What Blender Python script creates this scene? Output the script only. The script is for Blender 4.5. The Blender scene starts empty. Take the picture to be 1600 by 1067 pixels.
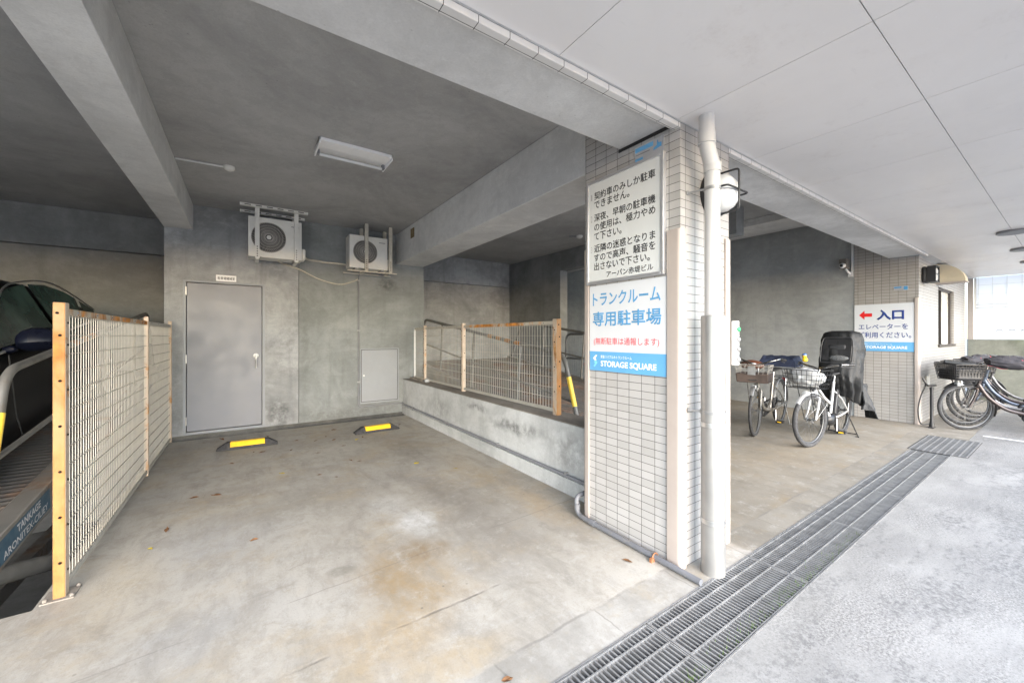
import bpy, bmesh, math, random
from mathutils import Vector, Matrix
R = math.radians
S = bpy.context.scene
COL = S.collection
random.seed(7)

# ------------------------------------------------------------------ camera, world, sun, exposure
cam = bpy.data.cameras.new('camera')
cam.sensor_width = 36.0
cam.lens = 609.5 / 1600 * 36.0
cam.shift_y = -8.2 / 1600
cam.clip_start = 0.05
cam.clip_end = 800
camo = bpy.data.objects.new('camera', cam)
COL.objects.link(camo)
camo.location = (0, 0, 1.355)
camo.rotation_euler = (R(90), 0, R(55.63 - 90))
S.camera = camo

SUN_EL, SUN_AZ = 27.0, 192.0          # the brighter patch of the overcast sky, beyond the street
w = bpy.data.worlds.new('World')
S.world = w
w.use_nodes = True
nt = w.node_tree
bg = nt.nodes['Background']
sky = nt.nodes.new('ShaderNodeTexSky')
sky.sky_type = 'NISHITA'
sky.sun_disc = False
sky.sun_elevation = R(SUN_EL)
sky.sun_rotation = R(SUN_AZ)
sky.air_density = 1.0
sky.dust_density = 1.0
sky.ozone_density = 0.6
nt.links.new(sky.outputs[0], bg.inputs[0])
bg.inputs[1].default_value = 0.15
sl = bpy.data.lights.new('sun', 'SUN')
sl.energy = 1.3
sl.angle = R(80)
sl.color = (1.0, 0.995, 0.99)
so = bpy.data.objects.new('sun', sl)
COL.objects.link(so)
az = R(SUN_AZ)
sd = Vector((math.sin(az) * math.cos(R(SUN_EL)), math.cos(az) * math.cos(R(SUN_EL)), math.sin(R(SUN_EL))))
so.rotation_euler = (-sd).to_track_quat('-Z', 'Y').to_euler()
S.view_settings.view_transform = 'Standard'
S.view_settings.look = 'None'
S.view_settings.gamma = 1
S.view_settings.exposure = 2.70
S.cycles.max_bounces = 10
S.cycles.diffuse_bounces = 6

# ------------------------------------------------------------------ material helpers
class N:
    def __init__(self, name):
        self.m = bpy.data.materials.new(name)
        self.m.use_nodes = True
        self.t = self.m.node_tree
        self.b = self.t.nodes['Principled BSDF']
        self._c = {}
    def n(self, typ, **kw):
        x = self.t.nodes.new(typ)
        for k, v in kw.items(): setattr(x, k, v)
        return x
    def link(self, a, b): self.t.links.new(a, b)
    def set(self, sock, v):
        if hasattr(v, 'is_linked') or isinstance(v, bpy.types.NodeSocket): self.link(v, sock)
        else: sock.default_value = v
    def co(self, kind='Object'):
        if kind not in self._c:
            self._c[kind] = (self.n('ShaderNodeTexCoord')).outputs[kind]
        return self._c[kind]
    def mapping(self, v, scale=(1, 1, 1), loc=(0, 0, 0), rot=(0, 0, 0)):
        x = self.n('ShaderNodeMapping')
        self.link(v, x.inputs[0])
        x.inputs['Scale'].default_value = scale
        x.inputs['Location'].default_value = loc
        x.inputs['Rotation'].default_value = rot
        return x.outputs[0]
    def noise(self, v, scale, detail=5, rough=.55, dist=0):
        x = self.n('ShaderNodeTexNoise')
        self.link(v, x.inputs['Vector'])
        x.inputs['Scale'].default_value = scale
        x.inputs['Detail'].default_value = detail
        x.inputs['Roughness'].default_value = rough
        x.inputs['Distortion'].default_value = dist
        return x.outputs['Fac']
    def rng(self, f, a, b, c=0., d=1., smooth=True):
        x = self.n('ShaderNodeMapRange')
        if smooth: x.interpolation_type = 'SMOOTHSTEP'
        self.link(f, x.inputs['Value'])
        for i, k in zip((a, b, c, d), ('From Min', 'From Max', 'To Min', 'To Max')): x.inputs[k].default_value = i
        return x.outputs[0]
    def mix(self, f, a, b, mode='MIX'):
        x = self.n('ShaderNodeMix', data_type='RGBA', blend_type=mode)
        self.set(x.inputs['Factor'], f)
        A, B = x.inputs[6], x.inputs[7]
        self.set(A, a if not isinstance(a, tuple) else (*a[:3], 1))
        self.set(B, b if not isinstance(b, tuple) else (*b[:3], 1))
        return x.outputs[2]
    def math(self, op, a, b=0.):
        x = self.n('ShaderNodeMath', operation=op)
        self.set(x.inputs[0], a); self.set(x.inputs[1], b)
        return x.outputs[0]
    def blob(self, cx, cy, rx, ry, soft=.6, wob=.25, rot=0., scale=3.):
        """a stain with a shape of its own on a floor (object xy)"""
        v = self.co()
        n1 = self.n('ShaderNodeTexNoise'); self.link(v, n1.inputs['Vector'])
        n1.inputs['Scale'].default_value = scale; n1.inputs['Detail'].default_value = 6
        s = self.n('ShaderNodeVectorMath', operation='MULTIPLY_ADD')
        self.link(n1.outputs['Color'], s.inputs[0])
        s.inputs[1].default_value = (wob, wob, 0)
        self.link(v, s.inputs[2])
        m = self.n('ShaderNodeMapping', vector_type='TEXTURE')
        self.link(s.outputs[0], m.inputs[0])
        m.inputs['Location'].default_value = (cx + wob / 2, cy + wob / 2, 0)
        m.inputs['Rotation'].default_value = (0, 0, rot)
        m.inputs['Scale'].default_value = (rx, ry, 1)
        l = self.n('ShaderNodeVectorMath', operation='LENGTH')
        self.link(m.outputs[0], l.inputs[0])
        return self.rng(l.outputs['Value'], 1.0, 1.0 - soft)
    def out(self, col=None, rough=.6, metal=0., bump=None, bdist=.002, bstr=.5, spec=None):
        b = self.b
        if col is not None: self.set(b.inputs['Base Color'], col if not isinstance(col, tuple) else (*col[:3], 1))
        self.set(b.inputs['Roughness'], rough)
        b.inputs['Metallic'].default_value = metal
        if spec is not None: b.inputs['Specular IOR Level'].default_value = spec
        if bump is not None:
            x = self.n('ShaderNodeBump')
            x.inputs['Strength'].default_value = bstr
            x.inputs['Distance'].default_value = bdist
            self.link(bump, x.inputs['Height'])
            self.link(x.outputs[0], b.inputs['Normal'])
        return self.m

def paint(name, c, var=.12, rough=.45, metal=0., scale=4., dirt=None, dirt_amt=.35, bump=.25, spec=None):
    """painted or plain surface with slight unevenness and a little dirt"""
    k = N(name); v = k.co()
    f = k.noise(v, scale, 6, .6)
    dk = tuple(x * (1 - var) for x in c); lt = tuple(min(1, x * (1 + var * .6)) for x in c)
    col = k.mix(k.rng(f, .3, .7), dk, lt)
    if dirt:
        col = k.mix(k.math('MULTIPLY', k.rng(k.noise(v, scale * 2.3, 8, .7), .52, .75), dirt_amt), col, dirt)
    r = k.rng(k.noise(v, scale * 3, 4), .3, .7, rough * .85, min(1, rough * 1.2))
    return k.out(col, r, metal, k.noise(v, 220, 3), .0006, bump, spec)

def concrete(name, dk, lt, warm=(.3, .27, .22), warm_amt=.2, stain=(.1, .1, .095), stain_amt=.25, streak=.25, rough=.85, scale=.9, pits=True, form=False, cloud=.28, spots=()):
    k = N(name); v = k.co()
    big = k.rng(k.noise(v, scale, 8, .66, .6), .36, .64)
    dk2 = tuple(x * .93 for x in dk); lt2 = tuple(min(1, x * 1.04) for x in lt)
    col = k.mix(big, dk2, lt2)
    cl = k.rng(k.noise(k.mapping(v, loc=(5, 5, 5), scale=(1, 1, 1.8)), scale * 3.4, 8, .68, .8), .50, .70)
    col = k.mix(k.math('MULTIPLY', cl, cloud), col, tuple(min(1, x * 1.25) for x in lt))
    wm = k.rng(k.noise(k.mapping(v, loc=(7, 3, 1)), scale * .7, 6, .6), .45, .75)
    col = k.mix(k.math('MULTIPLY', wm, warm_amt), col, warm)
    if streak:
        st = k.rng(k.noise(k.mapping(v, scale=(5, 5, .45)), 1.6, 6, .6), .5, .8)
        col = k.mix(k.math('MULTIPLY', st, streak), col, tuple(x * .62 for x in dk))
        hz = k.rng(k.noise(k.mapping(v, scale=(.5, .5, 5)), 1.5, 6, .65), .5, .8)
        col = k.mix(k.math('MULTIPLY', hz, streak * .8), col, tuple(min(1, x * 1.2) for x in lt))
    sm = k.rng(k.noise(k.mapping(v, loc=(2, 9, 4)), scale * 1.9, 9, .72), .56, .78)
    col = k.mix(k.math('MULTIPLY', sm, stain_amt), col, stain)
    sh = k.rng(k.noise(k.mapping(v, scale=(1, 1, 1.6)), 5.5, 13, .8, .3), .47, .57)
    col = k.mix(k.math('MULTIPLY', sh, .20), col, tuple(x * .70 for x in dk))
    sh2 = k.rng(k.noise(k.mapping(v, loc=(9, 1, 6)), 13, 11, .8), .54, .62)
    col = k.mix(k.math('MULTIPLY', sh2, .22), col, tuple(min(1, x * 1.15) for x in lt))
    for (sc_, sr_, scol_, sa_) in spots: col = k.mix(k.math('MULTIPLY', spot3(k, sc_, sr_), sa_), col, scol_)
    col = k.mix(k.rng(k.noise(v, 90, 4, .7), .35, .75, 0, .22), col, tuple(x * .6 for x in dk))
    h = k.noise(v, 55, 6, .65)
    if pits:
        vo = k.n('ShaderNodeTexVoronoi'); k.link(v, vo.inputs['Vector']); vo.inputs['Scale'].default_value = 16
        pm = k.math('MULTIPLY', k.rng(vo.outputs['Distance'], .09, .05), k.rng(k.noise(v, 2.1, 3), .5, .62))
        col = k.mix(k.math('MULTIPLY', pm, .55), col, tuple(x * .35 for x in dk))
        h = k.math('SUBTRACT', h, pm)
    if form:
        sp = k.n('ShaderNodeSeparateXYZ'); k.link(v, sp.inputs[0])
        fr = k.math('ABSOLUTE', k.math('SUBTRACT', k.math('FRACT', k.math('MULTIPLY', sp.outputs['Z'], 1 / .9)), .5))
        ln = k.rng(fr, .012, .003)
        col = k.mix(k.math('MULTIPLY', ln, .25), col, tuple(x * .55 for x in dk))
    return k.out(col, rough, 0, h, .004, .35, .35)

def spot3(k, c, r_, wob=.22, sc=3.):
    v = k.co(); n1 = k.n('ShaderNodeTexNoise'); k.link(v, n1.inputs['Vector']); n1.inputs['Scale'].default_value = sc; n1.inputs['Detail'].default_value = 7
    a = k.n('ShaderNodeVectorMath', operation='MULTIPLY_ADD'); k.link(n1.outputs['Color'], a.inputs[0]); a.inputs[1].default_value = (wob,) * 3; k.link(v, a.inputs[2])
    m = k.n('ShaderNodeMapping', vector_type='TEXTURE'); k.link(a.outputs[0], m.inputs[0])
    m.inputs['Location'].default_value = tuple(x + wob / 2 for x in c); m.inputs['Scale'].default_value = r_
    l = k.n('ShaderNodeVectorMath', operation='LENGTH'); k.link(m.outputs[0], l.inputs[0])
    return k.math('MULTIPLY', k.rng(l.outputs['Value'], 1., .15), k.rng(k.noise(v, 9, 8, .75), .36, .62))

def tile(name, c1, c2, grout=(.085, .08, .075), ox=0., oy=.002, bw=.0983, rough=.33):
    k = N(name)
    uv = k.mapping(k.co('UV'), loc=(-ox, -oy, 0))
    br = k.n('ShaderNodeTexBrick')
    br.offset = 0.0; br.squash = 1.0
    k.link(uv, br.inputs['Vector'])
    br.inputs['Color1'].default_value = (*c1, 1); br.inputs['Color2'].default_value = (*c2, 1)
    br.inputs['Mortar'].default_value = (*grout, 1)
    for n_, v_ in (('Scale', 1.), ('Mortar Size', .0018), ('Mortar Smooth', .25), ('Bias', 0.), ('Brick Width', bw), ('Row Height', .0501)):
        br.inputs[n_].default_value = v_
    v = k.co()
    dirt = k.rng(k.noise(v, 2.2, 8, .7), .5, .8)
    col = k.mix(k.math('MULTIPLY', dirt, .22), br.outputs['Color'], tuple(x * .72 for x in c1))
    col = k.mix(k.math('MULTIPLY', k.rng(k.noise(k.mapping(v, scale=(9, 9, 1)), 2.5, 5), .55, .8), .12), col, tuple(x * .6 for x in c1))
    h = k.math('ADD', k.math('MULTIPLY', br.outputs['Fac'], -1.), k.math('MULTIPLY', k.noise(v, 30, 4), .18))
    return k.out(col, k.rng(br.outputs['Fac'], 0, 1, rough, .9), 0, h, .0018, .7)

def rusty(name, c, rust=(.42, .17, .04), lo=.45, hi=.62, scale=5., rough=.6, dark=(.12, .045, .015)):
    k = N(name); v = k.co()
    f = k.noise(k.mapping(v, scale=(1, 1, .55)), scale, 9, .68, .6)
    m = k.rng(f, lo, hi)
    base = k.mix(k.rng(k.noise(v, 9, 5), .3, .7), tuple(x * .85 for x in c), c)
    rc = k.mix(k.rng(k.noise(v, 38, 5, .7), .42, .72), rust, dark)
    rc = k.mix(k.rng(k.noise(v, 14, 4), .35, .65), rc, tuple(min(1, x * 1.5) for x in rust))
    col = k.mix(m, base, rc)
    return k.out(col, k.rng(m, 0, 1, rough * .8, .9), 0, k.math('ADD', k.math('MULTIPLY', m, .6), k.noise(v, 120, 4)), .0012, .4)

# --------------------------------------------------------------- mesh builder
class MB:
    def __init__(self): self.v = []; self.f = []; self.M = Matrix()
    def add(self, vs, fs):
        o = len(self.v)
        self.v += [tuple(self.M @ Vector(p)) for p in vs]
        self.f += [tuple(i + o for i in q) for q in fs]
        return self
    def box(self, x0, x1, y0, y1, z0, z1):
        vs = [(x, y, z) for z in (z0, z1) for y in (y0, y1) for x in (x0, x1)]
        return self.add(vs, [(0, 2, 3, 1), (4, 5, 7, 6), (0, 1, 5, 4), (2, 6, 7, 3), (0, 4, 6, 2), (1, 3, 7, 5)])
    def cbox(self, c, s): return self.box(c[0] - s[0] / 2, c[0] + s[0] / 2, c[1] - s[1] / 2, c[1] + s[1] / 2, c[2] - s[2] / 2, c[2] + s[2] / 2)
    def quad(self, a, b, c, d): return self.add([a, b, c, d], [(0, 1, 2, 3)])
    def tube(self, pts, r, n=8, cap=True, closed=False):
        P = [Vector(p) for p in pts]
        rr = r if isinstance(r, (list, tuple)) else [r] * len(P)
        vs = []; fs = []; up = None; L = len(P)
        for i, p in enumerate(P):
            if closed: t = P[(i + 1) % L] - P[i - 1]
            else: t = P[min(i + 1, L - 1)] - P[max(i - 1, 0)]
            t = t.normalized() if t.length > 1e-9 else Vector((0, 0, 1))
            if up is None: up = Vector((0, 0, 1)) if abs(t.z) < .9 else Vector((1, 0, 0))
            a = t.cross(up)
            if a.length < 1e-6: a = t.orthogonal()
            a.normalize(); b = a.cross(t).normalized(); up = b
            for j in range(n):
                q = 2 * math.pi * (j + .5) / n
                vs.append(p + a * (math.cos(q) * rr[i]) + b * (math.sin(q) * rr[i]))
        for i in range(L if closed else L - 1):
            i2 = (i + 1) % L
            for j in range(n):
                fs.append((i * n + j, i * n + (j + 1) % n, i2 * n + (j + 1) % n, i2 * n + j))
        if cap and not closed:
            fs.append(tuple(range(n - 1, -1, -1))); fs.append(tuple((L - 1) * n + j for j in range(n)))
        return self.add(vs, fs)
    def cyl(self, a, b, r, n=16, r2=None): return self.tube([a, b], [r, r if r2 is None else r2], n)
    def lathe(self, prof, c, axis='Z', n=24):
        """prof: list of (radius, height)"""
        vs = []; fs = []
        for (r_, h) in prof:
            for j in range(n):
                q = 2 * math.pi * j / n; x, y = r_ * math.cos(q), r_ * math.sin(q)
                p = {'Z': (x, y, h), 'Y': (x, h, y), 'X': (h, x, y)}[axis]
                vs.append((p[0] + c[0], p[1] + c[1], p[2] + c[2]))
        for i in range(len(prof) - 1):
            for j in range(n):
                fs.append((i * n + j, i * n + (j + 1) % n, (i + 1) * n + (j + 1) % n, (i + 1) * n + j))
        fs.append(tuple(range(n))); fs.append(tuple((len(prof) - 1) * n + j for j in range(n - 1, -1, -1)))
        return self.add(vs, fs)
    def torus(self, c, R_, r, axis='Y', n=40, k=10, sy=1.):
        vs = []; fs = []
        for i in range(n):
            a = 2 * math.pi * i / n
            for j in range(k):
                b = 2 * math.pi * j / k
                d = R_ + r * math.cos(b); h = r * sy * math.sin(b)
                x, z = d * math.cos(a), d * math.sin(a)
                p = {'Y': (x, h, z), 'Z': (x, z, h), 'X': (h, x, z)}[axis]
                vs.append((p[0] + c[0], p[1] + c[1], p[2] + c[2]))
        for i in range(n):
            for j in range(k):
                fs.append((i * k + j, i * k + (j + 1) % k, ((i + 1) % n) * k + (j + 1) % k, ((i + 1) % n) * k + j))
        return self.add(vs, fs)
    def loft(self, rings, cap=True, closed=True):
        n = len(rings[0]); vs = [p for r_ in rings for p in r_]; fs = []
        for i in range(len(rings) - 1):
            for j in range(n if closed else n - 1):
                fs.append((i * n + j, i * n + (j + 1) % n, (i + 1) * n + (j + 1) % n, (i + 1) * n + j))
        if cap: fs.append(tuple(range(n - 1, -1, -1))); fs.append(tuple((len(rings) - 1) * n + j for j in range(n)))
        return self.add(vs, fs)
    def sphere(self, c, s, n=14, m=9):
        prof = []
        rings = []
        for i in range(m + 1):
            a = math.pi * i / m
            rings.append([(c[0] + s[0] * math.sin(a) * math.cos(2 * math.pi * j / n), c[1] + s[1] * math.sin(a) * math.sin(2 * math.pi * j / n), c[2] - s[2] * math.cos(a)) for j in range(n)])
        return self.loft(rings, cap=False)
    def prism(self, poly, y0, y1):
        """poly in xz, extruded along y"""
        n = len(poly)
        vs = [(x, y0, z) for x, z in poly] + [(x, y1, z) for x, z in poly]
        fs = [tuple(range(n)), tuple(range(2 * n - 1, n - 1, -1))] + [(i, i + n, (i + 1) % n + n, (i + 1) % n) for i in range(n)]
        return self.add(vs, fs)
    def build(self, name, mat, parent=None, off=None, bevel=0., smooth=True, subsurf=0):
        me = bpy.data.meshes.new(name)
        vs = self.v
        if off is None and parent is not None and parent.name in WORLD: off = WORLD[parent.name]
        if off is not None: vs = [(x - off[0], y - off[1], z - off[2]) for x, y, z in vs]
        me.from_pydata(vs, [], self.f)
        bm = bmesh.new(); bm.from_mesh(me)
        bmesh.ops.recalc_face_normals(bm, faces=bm.faces[:])
        uv = bm.loops.layers.uv.new('UVMap')
        o3 = off or (0, 0, 0)
        for f in bm.faces:
            n = f.normal; ax = max(range(3), key=lambda i: abs(n[i]))
            for l in f.loops:
                c = (l.vert.co[0] + o3[0], l.vert.co[1] + o3[1], l.vert.co[2] + o3[2])
                l[uv].uv = {0: (c[1], c[2]), 1: (c[0], c[2]), 2: (c[0], c[1])}[ax]
        bm.to_mesh(me); bm.free()
        if smooth:
            me.shade_smooth(); me.set_sharp_from_angle(angle=R(38))
        if mat: me.materials.append(mat)
        o = bpy.data.objects.new(name, me); COL.objects.link(o)
        if parent is not None: o.parent = parent
        if bevel:
            b = o.modifiers.new('bevel', 'BEVEL'); b.width = bevel; b.segments = 2; b.limit_method = 'ANGLE'; b.angle_limit = R(40)
        if subsurf:
            b = o.modifiers.new('subsurf', 'SUBSURF'); b.levels = subsurf; b.render_levels = subsurf
        return o

WORLD = {}
def tag(o, label, cat, group=None, kind='thing'):
    o['label'] = label; o['category'] = cat; o['kind'] = kind
    if group: o['group'] = group
    return o
def structure(o, label, cat):
    o['label'] = label; o['category'] = cat; o['kind'] = 'structure'
    return o
def thing(name, label, cat, loc=(0, 0, 0), rot=(0, 0, 0), group=None, world=True):
    """an Empty at the thing's base; with world=True its parts are given in world coordinates"""
    o = bpy.data.objects.new(name, None); COL.objects.link(o)
    o.empty_display_size = .1
    o.location = loc; o.rotation_euler = rot
    if world: WORLD[o.name] = tuple(loc)
    return tag(o, label, cat, group)
def copy_tree(o, parent=None):
    c = o.copy(); COL.objects.link(c)
    if parent is not None: c.parent = parent
    for ch in list(o.children): copy_tree(ch, c)
    return c
def lettering(name, s, mat, parent, origin, right, up, w, h, bold=0., depth=.0006):
    """words as thin raised letters, fitted in a w x h box whose lower left corner is origin"""
    cu = bpy.data.curves.new(name, 'FONT'); cu.body = s; cu.bevel_depth = bold; cu.bevel_resolution = 0; cu.resolution_u = 3
    t = bpy.data.objects.new(name + '_c', cu); COL.objects.link(t)
    me = bpy.data.meshes.new_from_object(t.evaluated_get(bpy.context.evaluated_depsgraph_get()))
    bpy.data.objects.remove(t); bpy.data.curves.remove(cu)
    xs = [v.co.x for v in me.vertices]; ys = [v.co.y for v in me.vertices]
    x0, x1, y0, y1 = min(xs), max(xs), min(ys), max(ys)
    Rv, Uv = Vector(right), Vector(up); Nv = Rv.cross(Uv)
    off = Vector(WORLD.get(parent.name, (0, 0, 0))) if parent is not None else Vector((0, 0, 0))
    if parent is not None and parent.name not in WORLD: off = Vector((0, 0, 0))
    O = Vector(origin)
    for v in me.vertices:
        v.co = O + Rv * ((v.co.x - x0) / (x1 - x0) * w) + Uv * ((v.co.y - y0) / max(1e-6, y1 - y0) * h) + Nv * (depth + v.co.z * .02) - off
    me.materials.append(mat); me.name = name
    o = bpy.data.objects.new(name, me); COL.objects.link(o)
    if parent is not None: o.parent = parent
    return o
def sub(parent_part, off=None):
    """lets a part carry sub-parts given in the same coordinates as the part itself"""
    if off is not None: WORLD[parent_part.name] = off
    return parent_part
def arc(c, r, a0, a1, n, plane='xz'):
    out = []
    for i in range(n + 1):
        a = R(a0 + (a1 - a0) * i / n); x, y = r * math.cos(a), r * math.sin(a)
        out.append({'xz': (c[0] + x, c[1], c[2] + y), 'xy': (c[0] + x, c[1] + y, c[2]), 'yz': (c[0], c[1] + x, c[2] + y)}[plane])
    return out
def bend(pts, r=.05, n=5):
    """rounds the corners of a polyline"""
    P = [Vector(p) for p in pts]; out = [P[0]]
    for i in range(1, len(P) - 1):
        a, b, c = P[i - 1], P[i], P[i + 1]
        d1 = min(r, (a - b).length * .49); d2 = min(r, (c - b).length * .49)
        p, q = b + (a - b).normalized() * d1, b + (c - b).normalized() * d2
        for k in range(n + 1):
            t = k / n; out.append(p * (1 - t) ** 2 + b * 2 * t * (1 - t) + q * t * t)
    out.append(P[-1])
    return out
def smoothline(pts, n=6):
    P = [Vector(p) for p in pts]; out = []
    for i in range(len(P) - 1):
        p0, p1, p2, p3 = P[max(i - 1, 0)], P[i], P[i + 1], P[min(i + 2, len(P) - 1)]
        for k in range(n):
            t = k / n
            out.append(.5 * ((2 * p1) + (p2 - p0) * t + (2 * p0 - 5 * p1 + 4 * p2 - p3) * t * t + (3 * p1 - p0 - 3 * p2 + p3) * t ** 3))
    out.append(P[-1]); return out

# ------------------------------------------------------------------ materials
M = {}
M['wall'] = concrete('wall_concrete', (.235, .242, .248), (.355, .364, .374), warm=(.29, .29, .285), streak=.5, stain_amt=.5, stain=(.14, .145, .15), cloud=.45, spots=[((-.5, 0, .2), (.22, 3, .35), (.06, .06, .06), .75), ((-.3, 0, 1.2), (.5, 3, .7), (.46, .47, .49), .5), ((-.5, 0, 2.45), (.35, 3, .4), (.15, .155, .16), .6), ((-1.6, 0, 2.7), (.3, 3, .5), (.15, .155, .16), .5), ((-1.7, 0, .5), (.14, 3, 1.3), (.13, .13, .13), .5)])
M['wall_green'] = concrete('wall_concrete_greenish', (.205, .218, .218), (.265, .281, .282), warm=(.235, .24, .23), streak=.5, stain_amt=.4, cloud=.35, spots=[((1.1, 0, 2.25), (.25, 3, .16), (.07, .07, .068), .8), ((-.15, 0, 1.3), (.1, 3, 1.6), (.13, .135, .13), .5), ((.4, 0, .1), (1.2, 3, .18), (.12, .12, .115), .6), ((.6, 0, 1.5), (.5, 3, .6), (.29, .30, .30), .5)])
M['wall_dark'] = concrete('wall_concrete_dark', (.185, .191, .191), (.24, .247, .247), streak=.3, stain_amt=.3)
M['wall_far'] = concrete('wall_plaster_grey', (.315, .325, .325), (.39, .398, .40), streak=.35, stain_amt=.2, pits=False)
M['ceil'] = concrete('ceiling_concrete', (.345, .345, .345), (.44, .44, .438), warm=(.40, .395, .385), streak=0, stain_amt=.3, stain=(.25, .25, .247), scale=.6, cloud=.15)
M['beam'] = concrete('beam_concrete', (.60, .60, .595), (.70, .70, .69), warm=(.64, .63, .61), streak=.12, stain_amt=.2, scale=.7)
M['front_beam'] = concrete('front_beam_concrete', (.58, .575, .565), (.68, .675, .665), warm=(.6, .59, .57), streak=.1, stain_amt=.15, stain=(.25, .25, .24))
M['low_wall'] = concrete('low_wall_concrete', (.40, .405, .40), (.55, .555, .55), warm=(.46, .44, .41), streak=.45, stain=(.16, .155, .15), stain_amt=.5, cloud=.4, spots=[((2.3, 3.3, .42), (3, .7, .12), (.09, .088, .085), .8), ((2.3, 4.1, .5), (3, .35, .07), (.10, .098, .095), .8), ((2.3, 2.5, .35), (3, .4, .3), (.18, .175, .17), .6), ((2.3, 5.2, .3), (3, .8, .25), (.2, .195, .19), .5)])
M['brown_cap'] = concrete('wall_top_dirt', (.21, .185, .16), (.31, .28, .245), streak=0, stain_amt=.5)
M['moss'] = concrete('mossy_concrete', (.13, .135, .105), (.22, .22, .185), warm=(.2, .25, .1), warm_amt=.6, streak=.5)
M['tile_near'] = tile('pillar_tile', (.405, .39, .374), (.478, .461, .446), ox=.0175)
M['tile_road_dimmed'] = tile('pillar_tile_road_dimmed', (.33, .318, .308), (.385, .37, .358), ox=.078)  # same pillar tile, darkened on the road side to offset the strong light
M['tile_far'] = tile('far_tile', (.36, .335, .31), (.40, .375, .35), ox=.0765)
M['tile_far_dimmed'] = tile('far_tile_dimmed', (.30, .29, .28), (.335, .325, .315), ox=.02)  # darker copy of the far tile for faces that catch too much light
M['tile_edge'] = tile('edge_tile', (.60, .58, .555), (.67, .65, .625), ox=.01, bw=.147, grout=(.05, .045, .042))
M['guard'] = paint('corner_guard_vinyl', (.40, .345, .31), .06, .5, dirt=(.4, .33, .28), dirt_amt=.2)
M['grey_paint'] = paint('grey_door_paint', (.205, .213, .243), .06, .45, dirt=(.22, .22, .22), dirt_amt=.25, scale=1.6)
M['hatch'] = paint('hatch_paint', (.27, .285, .305), .06, .5, dirt=(.35, .35, .34), dirt_amt=.25, scale=2)
M['steel'] = paint('brushed_steel', (.62, .62, .61), .1, .35, metal=.9)
M['galv'] = paint('galvanised_steel', (.32, .32, .32), .2, .45, metal=.55, scale=12)
M['light_steel'] = paint('worn_light_steel', (.24, .24, .24), .15, .5, metal=.3)
M['cover'] = paint('steel_pipe_cover', (.36, .355, .345), .1, .38, metal=.55, scale=3, dirt=(.42, .38, .33), dirt_amt=.4)
M['alu'] = paint('aluminium', (.62, .62, .64), .08, .4, metal=.7)
M['ac_white'] = paint('cream_plastic', (.66, .65, .61), .06, .5, dirt=(.45, .42, .36), dirt_amt=.3)
M['white'] = paint('white_paint', (.66, .66, .66), .05, .45, dirt=(.6, .58, .54), dirt_amt=.2)
M['white_pipe'] = paint('white_pipe_paint', (.50, .495, .49), .04, .4, dirt=(.6, .57, .52), dirt_amt=.25, scale=6)
M['sign_white'] = paint('sign_white', (.68, .69, .71), .02, .35)
M['board'] = paint('old_board_white', (.70, .71, .70), .05, .4, dirt=(.55, .56, .55), dirt_amt=.3, scale=2)
M['black_ink'] = paint('black_ink', (.02, .02, .022), .1, .5)
M['grey_ink'] = paint('faded_ink', (.45, .45, .46), .1, .5)
M['blue_ink'] = paint('blue_ink', (.10, .33, .60), .05, .4)
M['navy_ink'] = paint('navy_ink', (.02, .05, .24), .05, .4)
M['red_ink'] = paint('red_ink', (.75, .02, .02), .05, .4)
M['pink_ink'] = paint('pale_red_ink', (.78, .10, .12), .05, .4)
M['sky_ink'] = paint('sky_blue_ink', (.14, .40, .68), .04, .4)
M['cyan_ink'] = paint('cyan_ink', (.25, .66, .88), .04, .4)
M['white_ink'] = paint('white_ink', (.86, .87, .88), .02, .4)
M['bright_white'] = paint('fixture_white', (.85, .85, .86), .03, .35)
M['black'] = paint('black_plastic', (.022, .022, .024), .2, .45)
M['black_metal'] = paint('black_metal', (.02, .02, .022), .2, .35, metal=.2)
M['rubber'] = paint('rubber', (.028, .028, .03), .3, .75, dirt=(.12, .11, .1), dirt_amt=.35, scale=14)
M['grey_rubber'] = paint('grey_tyre_rubber', (.045, .045, .048), .25, .75, dirt=(.2, .19, .18), dirt_amt=.35, scale=14)
M['stop'] = paint('wheel_stop_rubber', (.035, .035, .038), .3, .8, dirt=(.12, .11, .1), dirt_amt=.4, scale=12)
M['yellow'] = paint('yellow_reflective', (.85, .52, .02), .1, .4, dirt=(.4, .25, .06), dirt_amt=.5, scale=16)
M['yellow_pipe'] = paint('yellow_paint', (.80, .56, .06), .1, .4, dirt=(.4, .3, .12), dirt_amt=.4)
M['pvc'] = paint('grey_pvc', (.15, .155, .17), .1, .5, dirt=(.3, .26, .2), dirt_amt=.45, scale=7)
M['conduit'] = paint('grey_conduit', (.20, .205, .22), .12, .5, dirt=(.3, .29, .27), dirt_amt=.3)
M['beige_tube'] = paint('beige_tape_wrap', (.50, .47, .40), .1, .65, dirt=(.3, .26, .2), dirt_amt=.35, scale=20)
M['copper'] = paint('copper_clamp', (.45, .2, .1), .2, .5, metal=.3)
M['fan_dark'] = paint('fan_grey', (.075, .07, .065), .15, .55)
M['guard_wire'] = paint('fan_guard_grey', (.36, .34, .31), .1, .5)
M['post_rust'] = rusty('orange_rusted_paint', (.345, .175, .058), rust=(.29, .11, .022), lo=.36, hi=.66, scale=3.2, dark=(.20, .075, .016))
M['post_mix'] = rusty('cream_rusted_paint', (.50, .40, .31), rust=(.34, .17, .06), lo=.52, hi=.64, scale=6)
M['cream'] = rusty('cream_wire_paint', (.42, .395, .345), rust=(.3, .18, .09), lo=.66, hi=.8, scale=4)
M['cream_rust'] = rusty('rusted_top_bar', (.45, .41, .34), rust=(.42, .17, .03), lo=.42, hi=.56, scale=3.2)
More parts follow.
